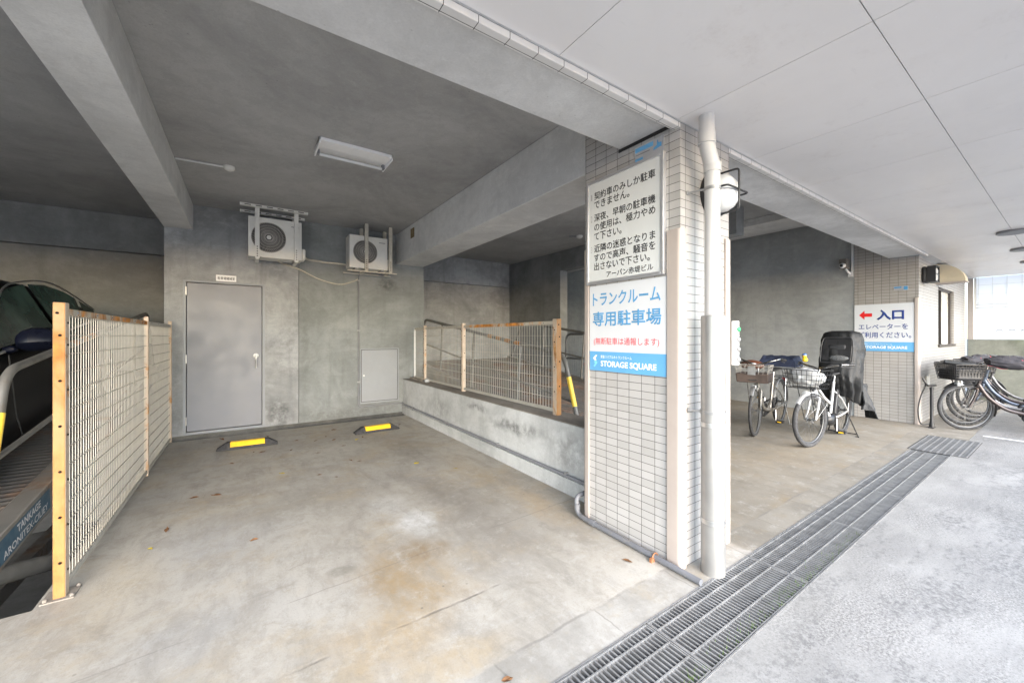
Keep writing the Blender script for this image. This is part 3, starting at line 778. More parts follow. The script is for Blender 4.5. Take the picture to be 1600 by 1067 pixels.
# notice board
t = thing('notice_board', 'framed white notice board with black rules lettering on the tiled pillar', 'sign', (2.075, 1.73, 1.743))
m_ = MB(); m_.box(2.066, 2.089, 1.43, 2.032, 1.745, 2.447); m_.build('panel', M['board'], t)
m_ = MB()
m_.box(2.058, 2.0895, 1.412, 1.432, 1.727, 2.465); m_.box(2.058, 2.0895, 2.030, 2.048, 1.727, 2.465)
m_.box(2.058, 2.0895, 1.432, 2.030, 1.727, 1.747); m_.box(2.058, 2.0895, 1.432, 2.030, 2.445, 2.465)
m_.build('frame', M['alu'], t, bevel=.002)
def sgn(s, yl, yr, z0, z1, mat, par, x, bold=0., name='lettering'):
    return lettering(name, s, mat, par, (x, yl, z0), LX, UZ, yl - yr, z1 - z0, bold)
rows = [("契約車のみしか駐車", 1.975, 1.470, 2.325, 2.388), ("できません。", 1.975, 1.665, 2.262, 2.318),
        ("深夜、早朝の駐車機", 1.975, 1.470, 2.160, 2.228), ("の使用は、極力やめ", 1.975, 1.470, 2.085, 2.150), ("て下さい。", 1.975, 1.730, 2.017, 2.073),
        ("近隣の迷惑となりま", 1.975, 1.470, 1.935, 2.003), ("すので高声、騒音を", 1.975, 1.470, 1.868, 1.930), ("出さないで下さい。", 1.975, 1.510, 1.803, 1.862),
        ("アーバン赤堤ビル", 1.86, 1.485, 1.765, 1.793)]
# spread evenly as on the board
zz = [2.325, 2.262, 2.170, 2.103, 2.036, 1.950, 1.885, 1.822, 1.762]
for (s, yl, yr, a, b_), z in zip(rows, zz):
    hh = .056 if s != "アーバン赤堤ビル" else .042
    sgn(s, yl, yr, z, z + hh, M['black_ink'], t, 2.0655, .012)
for s, z in (('1', 2.328), ('2', 2.173), ('3', 1.953)):
    sgn(s, 2.008, 1.994, z, z + .045, M['grey_ink'], t, 2.0655, 0)
# storage parking sign
def band_sign(x, yl, yr, z0, z1, zb, root):
    m_ = MB(); m_.box(x - .006, x - .001, yr, yl, zb, z1); m_.build('panel', M['sign_white'], root)
    m_ = MB(); m_.box(x - .006, x - .001, yr, yl, z0, zb); return m_.build('blue_band', M['sky_ink'], root)
def arrow_logo(par, x, yc, zc, s):
    """two folded ribbons that make an S"""
    a = MB(); X_ = x
    pts = lambda P: [(X_, yc - u * s, zc + v * s) for u, v in P]
    a.add(pts([(-.5, .42), (.1, .95), (.45, .95), (.05, .48), (.28, .12), (-.1, .08)]), [(0, 1, 2, 3, 4, 5)])
    a.build('logo', M['white_ink'], par)
    a = MB(); a.add(pts([(.5, -.25), (-.1, -.95), (-.4, -.8), (-.05, -.45), (-.3, -.05), (.22, .1)]), [(0, 1, 2, 3, 4, 5)])
    a.build('logo', M['cyan_ink'], par)
t = thing('parking_sign', 'white storage-room parking sign with blue lettering and blue bottom band on the pillar', 'sign', (2.085, 1.72, 1.11))
bb = band_sign(2.089, 2.036, 1.407, 1.110, 1.715, 1.247, t)
sgn("トランクルーム", 2.005, 1.445, 1.572, 1.665, M['blue_ink'], t, 2.0825, .018)
sgn("専用駐車場", 2.005, 1.440, 1.425, 1.530, M['blue_ink'], t, 2.0825, .018)
sgn("(無断駐車は通報します)", 1.995, 1.455, 1.288, 1.345, M['pink_ink'], t, 2.0825, .005)
sgn("STORAGE SQUARE", 1.930, 1.475, 1.135, 1.183, M['white_ink'], t, 2.0825, .03)
sgn("東急リバブルのトランクルーム", 1.930, 1.66, 1.200, 1.222, M['white_ink'], t, 2.0825, .01)
arrow_logo(t, 2.0822, 1.982, 1.178, .045)
# small reflective notice above
t = thing('small_notice', 'small faded silver notice with a blue hand pictogram, above the notice board', 'sign', (2.085, 1.53, 2.468))
m_ = MB(); m_.box(2.085, 2.0892, 1.426, 1.638, 2.468, 2.572); m_.build('plate', M['alu'], t)
m_ = MB()
for (ya, yb, za, zb_) in ((1.634, 1.50, 2.534, 2.562), (1.634, 1.575, 2.476, 2.494)): m_.box(2.0838, 2.0848, yb, ya, za, zb_)
m_.build('faded_stripe', M['sky_ink'], t)
m_ = MB(); m_.box(2.0838, 2.0848, 1.525, 1.63, 2.514, 2.519); m_.build('thin_stripe', M['conduit'], t)
m_ = MB(); m_.add([(2.0838, y_, z_) for y_, z_ in ((1.498, 2.503), (1.442, 2.510), (1.440, 2.535), (1.462, 2.538), (1.466, 2.556), (1.471, 2.556), (1.474, 2.528), (1.497, 2.516))], [tuple(range(8))])
m_.build('hand_pictogram', M['blue_ink'], t)

# ------------------------------------------------------------------ downpipe at the pillar
t = thing('downpipe', 'white downpipe in front of the tiled pillar with a steel cover over its foot', 'pipe', (2.22, 1.2, 0))
m_ = MB()
m_.tube(bend([(2.155, 1.2, 2.6), (2.155, 1.2, 2.43), (2.215, 1.2, 2.34), (2.215, 1.2, 1.42)], .05), .041, 20)
m_.cyl((2.155, 1.2, 2.505), (2.155, 1.2, 2.44), .0465, 20); m_.cyl((2.215, 1.2, 2.345), (2.215, 1.2, 2.295), .0465, 20)
m_.build('upper_pipe', M['white_pipe'], t)
m_ = MB(); m_.lathe([(.064, 0), (.064, 1.47), (.058, 1.475), (.05, 1.476)], (2.222, 1.2, 0), 'Z', 28)
m_.build('steel_cover', M['cover'], t)
for z in (.30, .85):
    m_ = MB(); m_.lathe([(.066, -.012), (.066, .012)], (2.222, 1.2, z), 'Z', 28); m_.build('band', M['steel'], t)
for z, rr, xx in ((2.2, .045, 2.215), (.92, .068, 2.222)):
    m_ = MB(); m_.lathe([(rr, -.009), (rr, .009)], (xx, 1.2, z), 'Z', 24)
    m_.cyl((xx - .03, 1.225, z), (xx - .06, 1.32, z), .006, 8); m_.cyl((xx - .06, 1.318, z), (xx - .06, 1.311, z), .014, 10)
    m_.cbox((xx + rr, 1.19, z), (.012, .02, .03)); m_.build('clip', M['galv'], t)

# round bulkhead lamp
t = thing('bulkhead_lamp', 'round black-rimmed white bulkhead lamp behind the downpipe', 'lamp', (2.43, 1.32, 2.235))
m_ = MB(); m_.lathe([(.135, 0), (.135, -.03), (.125, -.045), (.11, -.045)], (2.43, 1.3195, 2.235), 'Y', 36); m_.build('base', M['black'], t)
m_ = MB(); m_.lathe([(.112, -.042), (.112, -.075), (.10, -.11), (.07, -.135), (.03, -.145), (.0, -.147)], (2.43, 1.3195, 2.235), 'Y', 36); m_.build('globe', M['lamp_glass'], t)
m_ = MB()
m_.tube(bend([(2.43, 1.31, 2.235 - .128), (2.43, 1.155, 2.235 - .122), (2.43, 1.155, 2.235 + .122), (2.43, 1.31, 2.235 + .128)], .02, 3), .006, 8)
m_.tube(bend([(2.43 - .128, 1.31, 2.235), (2.43 - .122, 1.16, 2.235), (2.43 + .122, 1.16, 2.235), (2.43 + .128, 1.31, 2.235)], .02, 3), .006, 8)
m_.build('wire_guard', M['black'], t)
# bell/switch plate
t = thing('switch_plate', 'narrow white control plate with green and grey buttons on the pillar edge', 'switch', (2.66, 1.3, 1.165))
m_ = MB(); m_.box(2.638, 2.672, 1.268, 1.304, 1.165, 1.455); m_.build('box', M['white'], t, bevel=.004)
for i, z in enumerate((1.40, 1.335, 1.27, 1.205)):
    m_ = MB(); m_.lathe([(.015, 0), (.015, -.008), (.010, -.012)], (2.655, 1.2675, z), 'Y', 16); m_.build('button', M['green_lens'] if i == 0 else M['galv'], t)

# ------------------------------------------------------------------ conduit and pipes
def pipe_thing(name, label, mat, pts, r, cat='pipe', bendr=.05, n=10):
    m_ = MB(); m_.tube(bend(pts, bendr), r, n)
    return tag(m_.build(name, mat), label, cat)
cd = pipe_thing('wall_conduit', 'grey conduit running down the rear wall and along the low wall', M['conduit'],
           [(1.545, 6.742, 2.30), (1.545, 6.742, .19), (2.262, 6.725, .19), (2.27, 6.6, .175), (2.27, 2.12, .16)], .015, 'conduit', .04)
for z in (2.27, 1.45, .6):
    m_ = MB(); m_.box(1.522, 1.568, 6.725, 6.7575, z - .012, z + .012); m_.build('clip', M['galv'], cd)
for y in (6.2, 4.9, 3.6, 2.5):
    m_ = MB(); m_.box(2.258, 2.291, y - .01, y + .01, .145, .19); m_.build('clip', M['galv'], cd)
dp = pipe_thing('drain_pipe', 'grey plastic drain pipe bending down and along the foot of the pillar', M['pvc'],
           [(2.28, 2.16, .155), (2.06, 2.155, .15), (2.058, 2.14, .025), (2.05, 2.05, .022), (2.045, 1.17, .018)], .0175, 'pipe', .045, 14)
m_ = MB(); m_.lathe([(.022, -.02), (.022, .02)], (2.058, 2.142, .08), 'Z', 16); m_.lathe([(.022, -.025), (.022, .025)], (2.05, 1.98, .022), 'Y', 16)
m_.build('coupling', M['pvc'], dp)
m_ = MB(); m_.torus((2.047, 1.46, .02), .024, .004, 'Y', 20, 6); m_.cbox((2.018, 1.46, .012), (.03, .016, .024)); m_.build('clamp', M['copper'], dp)

# ------------------------------------------------------------------ air conditioners
def air_conditioner(label, x0, x1, yf, z0, z1, cx, rad, mark=True):
    t = thing('air_conditioner', label, 'air conditioner', ((x0 + x1) / 2, yf + .14, z0))
    d = .27; cz = (z0 + z1) / 2 + .005
    m_ = MB()
    # casing with a round opening in its front
    n = 40; ring = [(cx + rad * math.cos(2 * math.pi * i / n), yf, cz + rad * math.sin(2 * math.pi * i / n)) for i in range(n)]
    outer = []
    for i in range(n):
        a = 2 * math.pi * i / n; dx, dz = math.cos(a), math.sin(a)
        s = min(((x1 - cx) / dx) if dx > 1e-6 else ((x0 - cx) / dx if dx < -1e-6 else 9), ((z1 - cz) / dz) if dz > 1e-6 else ((z0 - cz) / dz if dz < -1e-6 else 9))
        outer.append((cx + s * dx, yf, cz + s * dz))
    vs = ring + outer + [(p_[0], yf + .06, p_[2]) for p_ in ring]
    fs = [(i, (i + 1) % n, n + (i + 1) % n, n + i) for i in range(n)] + [(i, 2 * n + i, 2 * n + (i + 1) % n, (i + 1) % n) for i in range(n)]
    m_.add(vs, fs)
    # corners of the front face
    for (qx, qz) in ((x0, z0), (x1, z0), (x0, z1), (x1, z1)):
        a = math.atan2(qz - cz, qx - cx) % (2 * math.pi); i = int(a / (2 * math.pi) * n); m_.add([outer[i], outer[(i + 1) % n], (qx, yf, qz)], [(0, 1, 2)])
    m_.quad((x0, yf, z0), (x0, yf + d, z0), (x0, yf + d, z1), (x0, yf, z1)); m_.quad((x1, yf, z0), (x1, yf + d, z0), (x1, yf + d, z1), (x1, yf, z1))
    m_.quad((x0, yf, z1), (x1, yf, z1), (x1, yf + d, z1), (x0, yf + d, z1)); m_.quad((x0, yf, z0), (x1, yf, z0), (x1, yf + d, z0), (x0, yf + d, z0))
    m_.quad((x0, yf + d, z0), (x1, yf + d, z0), (x1, yf + d, z1), (x0, yf + d, z1))
    m_.build('casing', M['ac_white'], t)
    m_ = MB(); m_.lathe([(rad * 1.0, 0), (rad, .01)], (cx, yf + .062, cz), 'Y', 32); m_.build('fan_housing', M['fan_dark'], t)
    m_ = MB()
    for k in range(3):
        a0 = 2 * math.pi * k / 3
        P_ = []
        for q in range(7):
            a = a0 + q * .16; P_.append((a, .035, yf + .055 - q * .005))
        rings = [[(cx + rr * math.cos(a + (rr * 1.2)), y_, cz + rr * math.sin(a + rr * 1.2)) for rr in (.035, rad * .5, rad * .9)] for a, _, y_ in P_]
        m_.loft(rings, cap=False, closed=False)
    m_.build('fan', M['fan_dark'], t)
    m_ = MB()
    for rr in (.25, .45, .63, .8, .97): m_.torus((cx, yf - .012, cz), rad * rr, .0030, 'Y', 44, 5)
    for k in range(52):
        a = 2 * math.pi * k / 52
        m_.tube([(cx + rad * q * math.cos(a + q * .7), yf - .012 + (.01 if q > .95 else 0), cz + rad * q * math.sin(a + q * .7)) for q in (.2, .45, .7, 1.0)], .0030, 4)
    m_.build('fan_guard', M['guard_wire'], t)
    m_ = MB(); m_.lathe([(rad * .14, 0), (rad * .14, -.008), (rad * .05, -.012)], (cx, yf - .012, cz), 'Y', 20); m_.build('hub_cap', M['ac_white'], t)
    m_ = MB(); m_.box(x1 + .0005, x1 + .055, yf + .03, yf + .24, z0 + .02, z0 + .18); m_.build('valve_cover', M['ac_white'], t, bevel=.02)
    m_ = MB()
    for xx in (x0 + .08, x1 - .10): m_.box(xx, xx + .05, yf + .01, yf + .26, z0 - .022, z0 - .0005)
    m_.build('foot', M['galv'], t)
    m_ = MB(); m_.box(x1 - .13, x1 - .035, yf - .002, yf, z1 - .082, z1 - .072); m_.build('badge', M['conduit'], t)
    return t
air_conditioner('larger cream air-conditioner unit hung from the ceiling above the steel door', .034, .668, 6.32, 2.435, 2.975, .27, .205)
air_conditioner('smaller cream air-conditioner unit hung in the corner near the low wall', 1.325, 1.90, 6.36, 2.42, 2.925, 1.56, .182)
def hanger(label, xa, xb, yf, yb, zb, x0, x1, rails, mat):
    t = thing('hanging_bracket', label, 'bracket', ((xa + xb) / 2, (yf + yb) / 2, zb))
    for xx in (xa, xb):
        for yy in (yf, yb):
            m_ = MB(); m_.box(xx - .026, xx + .026, yy - .003, yy + .001, zb, 3.115); m_.box(xx - .026, xx - .022, yy + .001, yy + .03, zb, 3.115); m_.box(xx + .022, xx + .026, yy + .001, yy + .03, zb, 3.115)
            lg = m_.build('leg', mat, t)
            if yy == yf:
                m_ = MB()
                for q in range(5): m_.cyl((xx, yy - .0032, zb + .03 + q * .032), (xx, yy - .0045, zb + .03 + q * .032), .008, 10)
                m_.build('bolt_hole', M['fan_dark'], sub(lg, WORLD[t.name]))
    for xx in (xa, xb):
        m_ = MB(); m_.box(xx - .02, xx + .02, yf + .002, yb + .03, zb - .012, zb - .0005); m_.build('cradle_bar', mat, t)
    if rails:
        for yy in (yf - .02, yb + .0):
            m_ = MB(); m_.box(x0, x1, yy - .025, yy + .03, 3.085, 3.1185)
            rl = m_.build('ceiling_rail', mat, t)
            m_ = MB()
            for q in range(6):
                xc = x0 + (q + .7) * (x1 - x0) / 6.4
                m_.box(xc - .035, xc + .035, yy - .0262, yy - .0255, 3.096, 3.108)
            m_.build('slot', M['fan_dark'], sub(rl, WORLD[t.name]))
    else:
        for yy in (yf, yb):
            m_ = MB(); m_.box(x0, x1, yy + .0, yy + .03, zb - .03, zb - .013); m_.build('cross_rail', mat, t)
hanger('cream hanging frame with slotted ceiling rails round the larger air conditioner', .135, .60, 6.285, 6.61, 2.408, -.06, .74, True, M['ac_white'])
hanger('beige hanging frame of bare posts round the smaller air conditioner', 1.57, 1.945, 6.325, 6.65, 2.39, 1.29, 2.05, False, M['beige_tube'])
pipe_thing('refrigerant_pipe', 'taped beige pipe linking the two air-conditioner units', M['beige_tube'], [(.70, 6.5, 2.53), (.78, 6.68, 2.52), (.98, 6.7, 2.512), (1.40, 6.7, 2.505)], .017, 'pipe', .08)
m_ = MB(); m_.tube(smoothline([(.40, 6.5, 2.425), (.46, 6.7, 2.43), (.56, 6.72, 2.41), (.70, 6.725, 2.36), (.96, 6.73, 2.24), (1.24, 6.73, 2.185), (1.44, 6.73, 2.24), (1.53, 6.735, 2.29)], 6), .011, 8)
tag(m_.build('drain_hose', M['beige_tube']), 'thin drain hose sagging below the larger air conditioner', 'hose')
m_ = MB(); m_.tube(smoothline([(1.545, 6.742, 2.29), (1.56, 6.72, 2.37), (1.62, 6.70, 2.415), (1.80, 6.66, 2.40), (1.9, 6.6, 2.37), (1.95, 6.6, 2.42)], 6), .012, 8)
tag(m_.build('cable_loop', M['conduit']), 'grey cable looping from the conduit to the smaller air conditioner', 'cable')

# door plate
t = thing('door_plate', 'small white name plate above the steel door', 'sign', (-.22, 6.745, 2.11))
m_ = MB(); m_.box(-.332, -.104, 6.744, 6.7495, 2.118, 2.203); m_.build('plate', M['bright_white'], t)
lettering('lettering', "駐車場機械室", M['black_ink'], t, (-.315, 6.7435, 2.138), (1, 0, 0), UZ, .195, .043, .01)

# ------------------------------------------------------------------ ceiling fittings
t = thing('ceiling_light', 'white fluorescent batten light on the dark ceiling', 'light', (.87, 3.95, 3.119))
m_ = MB(); m_.box(.54, 1.19, 3.80, 3.95, 3.09, 3.119); m_.box(.54, .552, 3.80, 4.12, 3.065, 3.119); m_.box(1.178, 1.19, 3.80, 4.12, 3.065, 3.119)
m_.quad((.552, 3.95, 3.092), (1.178, 3.95, 3.092), (1.178, 4.12, 3.115), (.552, 4.12, 3.115))
m_.build('housing', M['bright_white'], t, bevel=.002)
m_ = MB(); m_.cyl((.575, 4.06, 3.07), (1.155, 4.06, 3.07), .0165, 16); m_.build('tube', M['lamp_glass'], t)
for xx in (.553, 1.155):
    m_ = MB(); m_.cbox((xx + .011, 4.05, 3.085), (.022, .05, .05)); m_.build('lamp_holder', M['conduit'], t)
t = thing('heat_detector', 'small cream ceiling detector with its white conduit', 'detector', (-.138, 5.016, 3.119))
m_ = MB(); m_.lathe([(.05, 0), (.05, -.02), (.042, -.034), (.02, -.045)], (-.138, 5.016, 3.119), 'Z', 24); m_.build('housing', M['ac_white'], t)
m_ = MB(); m_.cyl((-.57, 5.05, 3.108), (-.18, 5.02, 3.108), .01, 10); m_.build('conduit', M['white'], t)
t = thing('heat_detector', 'small round ceiling detector above the empty parking pallet', 'detector', (4.85, 4.99, 3.119))
m_ = MB(); m_.lathe([(.055, 0), (.055, -.02), (.045, -.036), (.02, -.05)], (4.85, 4.99, 3.119), 'Z', 24); m_.build('housing', M['ac_white'], t)
m_ = MB(); m_.cyl((4.7, 5.1, 3.108), (4.83, 5.0, 3.108), .01, 8); m_.build('conduit', M['conduit'], t)
m_ = MB(); m_.box(2.166, 2.1695, 5.86, 6.02, 2.90, 3.05)
tag(m_.build('wood_pad', paint('old_plywood', (.22, .16, .08), .3, .8, scale=9)), 'small brown plywood patch on the side of the wide beam', 'patch')

# ------------------------------------------------------------------ wheel stops
def wheel_stop(label, x, y, rz):
    t = thing('wheel_stop', label, 'wheel stop', (x, y, 0), (0, 0, rz), 'wheel stops on the bay floor', world=False)
    L_, D = .31, .085
    prof = lambda s: [(-D * s, 0), (-D * s, .02 * s), (-.05 * s, .082 * s), (.04 * s, .082 * s), (D * s, .02 * s), (D * s, 0)]
    m_ = MB()
    def ring(xx, s): return [(xx, a, b_) for a, b_ in prof(s)]
    rg = [ring(-L_, .55), ring(-L_ + .10, 1), ring(L_ - .10, 1), ring(L_, .55)]
    rg[0] = [(p_[0], p_[1] * 1.6, p_[2] * .35) for p_ in rg[0]]; rg[3] = [(p_[0], p_[1] * 1.6, p_[2] * .35) for p_ in rg[3]]
    m_.loft(rg); m_.build('body', M['stop'], t, bevel=.004)
    e_ = L_ - .135
    P_ = [(-.0795, .034), (-.0555, .0775), (-.049, .0845), (.012, .0850)]
    m_ = MB(); m_.loft([[(-e_, y_, z_) for y_, z_ in P_] + [(-e_, y_ + .003, z_ - .004) for y_, z_ in reversed(P_)], [(e_, y_, z_) for y_, z_ in P_] + [(e_, y_ + .003, z_ - .004) for y_, z_ in reversed(P_)]])
    m_.build('reflective_strip', M['yellow'], t)
wheel_stop('yellow-striped rubber wheel stop in front of the steel door', .03, 5.80, R(-3))
wheel_stop('yellow-striped rubber wheel stop in front of the access hatch', 1.56, 5.72, R(2))

# ------------------------------------------------------------------ mesh fences
def mesh_panel(mb_top, mb_wire, x, ya, yb, z0, z1, pv=.045, ph=.1, r_=.0026):
    n = int(round((yb - ya) / pv))
    for i in range(1, n):
        y = ya + (yb - ya) * i / n; mb_wire.cyl((x, y, z0), (x, y, z1), r_, 4)
    k = int((z1 - z0) / ph)
    for i in range(k + 1):
        z = z1 - .03 - i * ph
        if z > z0: mb_wire.cyl((x + r_ * 1.6, ya, z), (x + r_ * 1.6, yb, z), r_ * .9, 4)
def fence(name, label, x, posts, z0, zt, mats, loc, bars):
    t = thing(name, label, 'fence', loc)
    for (y0, y1, w_, zz_), mt in zip(posts, mats):
        m_ = MB(); m_.box(x - w_ / 2, x + w_ / 2, y0, y1, z0, zz_)
        pt = m_.build('post', mt, t, bevel=.004)
        if mt is M['post_rust']:
            pt.data.materials.append(M['post_mix'])
            for pl in pt.data.polygons:
                if pl.normal.y > -.5: pl.material_index = 1
        if w_ > .04:
            m_ = MB(); z = zz_ - .055; i = 0
            while z > z0 + .1:
                dx = -.006 if i == 0 else .004
                m_.cyl((x + dx, y0 - .0006, z), (x + dx, y0 - .004, z), .0065, 10); m_.cyl((x + w_ / 2 + .0006, (y0 + y1) / 2, z - .05), (x + w_ / 2 + .004, (y0 + y1) / 2, z - .05), .006, 8)
                m_.cyl((x - w_ / 2 - .0006, (y0 + y1) / 2, z - .05), (x - w_ / 2 - .004, (y0 + y1) / 2, z - .05), .006, 8)
                z -= .115 if i == 0 else .235; i += 1
            m_.build('bolt', M['bolt_dark'], sub(pt, WORLD[t.name]))
    for (ya, yb, mt, top, bot) in bars:
        m_ = MB(); mesh_panel(None, m_, x, ya, yb, bot, top)
        pn = m_.build('mesh_panel', M['cream'], t)
        m_ = MB(); m_.box(x - .010, x + .010, ya, yb, top - .022, top + .012)
        m_.build('top_bar', mt, t, bevel=.002)
        m_ = MB(); m_.box(x - .010, x + .010, ya, yb, bot - .01, bot + .02)
        m_.build('bottom_bar', M['cream'], t, bevel=.002)
        m_ = MB(); n = max(2, int((yb - ya) / .3))
        for i in range(n):
            y = ya + (i + .5) * (yb - ya) / n
            m_.cyl((x + .0105, y, top - .004), (x + .015, y, top - .004), .006, 8); m_.cyl((x - .0105, y, top - .004), (x - .015, y, top - .004), .006, 8)
        m_.build('bolt', M['conduit'], t)
    return t
t = fence('mesh_fence', 'cream wire-mesh fence with an orange rusted front post beside the dark car', -.793,
      [(2.98, 3.035, .046, 1.53), (5.12, 5.155, .035, 1.545), (6.56, 6.595, .035, 1.545)], .0, 1.53, [M['post_rust'], M['post_mix'], M['post_mix']], (-.793, 2.98, 0),
      [(3.036, 5.119, M['cream_rust'], 1.49, .035), (5.156, 6.559, M['cream'], 1.49, .035)])
m_ = MB(); m_.box(-.855, -.735, 2.955, 3.08, .0005, .006); m_.build('base_plate', M['brown_cap'], t)
m_ = MB()
for (x_, y_) in ((-.84, 2.97), (-.745, 2.97), (-.745, 3.07)): m_.lathe([(.009, 0), (.009, .009), (.004, .013)], (x_, y_, .008), 'Z', 8)
m_.build('anchor_bolt', M['brown_cap'], t)
fence('mesh_fence', 'rusty cream wire-mesh fence standing on the low concrete wall', 2.455,
      [(2.80, 2.86, .06, 1.52), (4.74, 4.785, .05, 1.53), (6.12, 6.155, .045, 1.53), (6.60, 6.625, .025, 1.50)], .606, 1.53, [M['post_rust'], M['post_mix'], M['post_mix'], M['white']], (2.455, 4.7, .606),
      [(2.861, 4.739, M['cream_rust'], 1.49, .64), (4.786, 6.119, M['cream'], 1.49, .64), (6.156, 6.599, M['cream'], 1.49, .64)])
m_ = MB(); m_.box(2.40, 2.52, 6.05, 6.70, .6065, .635); m_.add([(2.36, 6.0, .61), (2.5, 6.0, .61), (2.5, 6.12, .65), (2.36, 6.12, .645)], [(0, 1, 2, 3)])
tag(m_.build('wood_plank', M['brown_cap'], bevel=.004), 'short weathered brown plank lying on the low wall end', 'plank')
m_ = MB(); m_.sphere((2.43, 5.98, .635), (.05, .045, .03), 10, 6)
o = m_.build('plastic_scrap', M['bag_white']); tag(o, 'crumpled clear plastic scrap on the low wall by a fence post', 'litter')

# ------------------------------------------------------------------ tilting parking pallets
TILT = R(7.6)
def pallet(label, x0, x1, y0, z0, yellow_far):
    W = x1 - x0; L_ = 4.7
    t = thing('parking_pallet', label, 'parking pallet', (x0, y0, z0), (TILT, 0, 0), None, world=False)
    m_ = MB()
    # corrugated deck: ridges across the width
    n = 74; vs = []; fs = []
    rings = []
    for i in range(n * 4 + 1):
        y = L_ * i / (n * 4); z = -.06 + (.016 if i % 4 in (1, 2) else 0)
        rings.append([(.12, y, z), (W * .5, y, z), (W - .12, y, z)])
    m_.loft(rings, cap=False, closed=False); m_.build('deck', M['deck'], t, smooth=False)
    m_ = MB(); m_.box(.12, W - .12, 0, L_, -.16, -.08); m_.build('underframe', M['dark'], t)
    beams = []
    for xx in (0, W - .1):
        m_ = MB(); m_.box(xx, xx + .1, -.02, L_, -.185, 0); bm_ = m_.build('side_beam', M['pallet'], t, bevel=.006); beams.append(bm_)
    for sx, xx in ((0, .05), (1, W - .05)):
        pts = [(xx, .13, .0), (xx, .5, .80), (xx, L_ - .4, .80), (xx, L_ - .1, .0)]
        m_ = MB(); m_.tube(bend(pts, .13, 7), .023, 12)
        m_.tube([(xx, .30, .36), (xx, L_ - .25, .36)], .015, 10)
        for yy in (1.25, 2.4, 3.5): m_.cyl((xx, yy, 0), (xx, yy + .03, .80), .017, 10)
        hr = m_.build('handrail', M['rail'], t)
        m_ = MB(); a, b_ = Vector(pts[0]), Vector(pts[1]); m_.cyl(a.lerp(b_, .40), a.lerp(b_, .74), .0245, 12)
        m_.build('yellow_band', M['yellow_pipe'], hr)
        for q in range(4):
            m_ = MB(); y = 1.28 + q * .21; m_.cyl((xx, y, .80), (xx, y + .11, .80), .0245, 12)
            m_.build('hazard_tape', M['post_rust'], hr)
    return t, beams, W
pl_, beams, W = pallet('tilted steel parking pallet with yellow handrail carrying the dark car', -3.35, -1.045, 2.97, .30, True)
m_ = MB(); m_.box(W + .0004, W + .0015, .0, .80, -.16, -.03)
lb = m_.build('label', paint('faded_blue_label', (.03, .075, .115), .2, .6), beams[1])
lettering('lettering', "TANKAGE", M['grey_ink'], beams[1], (W + .0016, .36, -.085), (0, 1, 0), UZ, .3, .045, .02)
lettering('lettering', "ARONITEX-CILIEY", M['grey_ink'], beams[1], (W + .0016, .2, -.148), (0, 1, 0), UZ, .56, .042, .01)
pallet('empty tilted parking pallet with grey handrails behind the low wall', 2.66, 4.95, 2.62, .30, False)
# hydraulic cylinder
t = thing('hydraulic_cylinder', 'grey hydraulic cylinder below the pallet of the dark car', 'cylinder', (-1.2, 3.3, -.1))
m_ = MB(); m_.cyl((-1.12, 3.20, .10), (-.93, 4.1, -.22), .05, 18); m_.build('barrel', M['rail'], t)
m_ = MB(); m_.cyl((-1.2, 2.98, .13), (-1.118, 3.21, .098), .06, 18); m_.build('cap', M['rubber'], t)
m_ = MB(); m_.box(-1.35, -1.27, 2.94, 5.2, -.34, -.24); m_.box(-1.8, -.9, 3.3, 3.4, -.5, -.42)
tag(m_.build('pit_rail', M['pallet']), 'rusty steel rail in the dark pit under the pallet', 'rail')

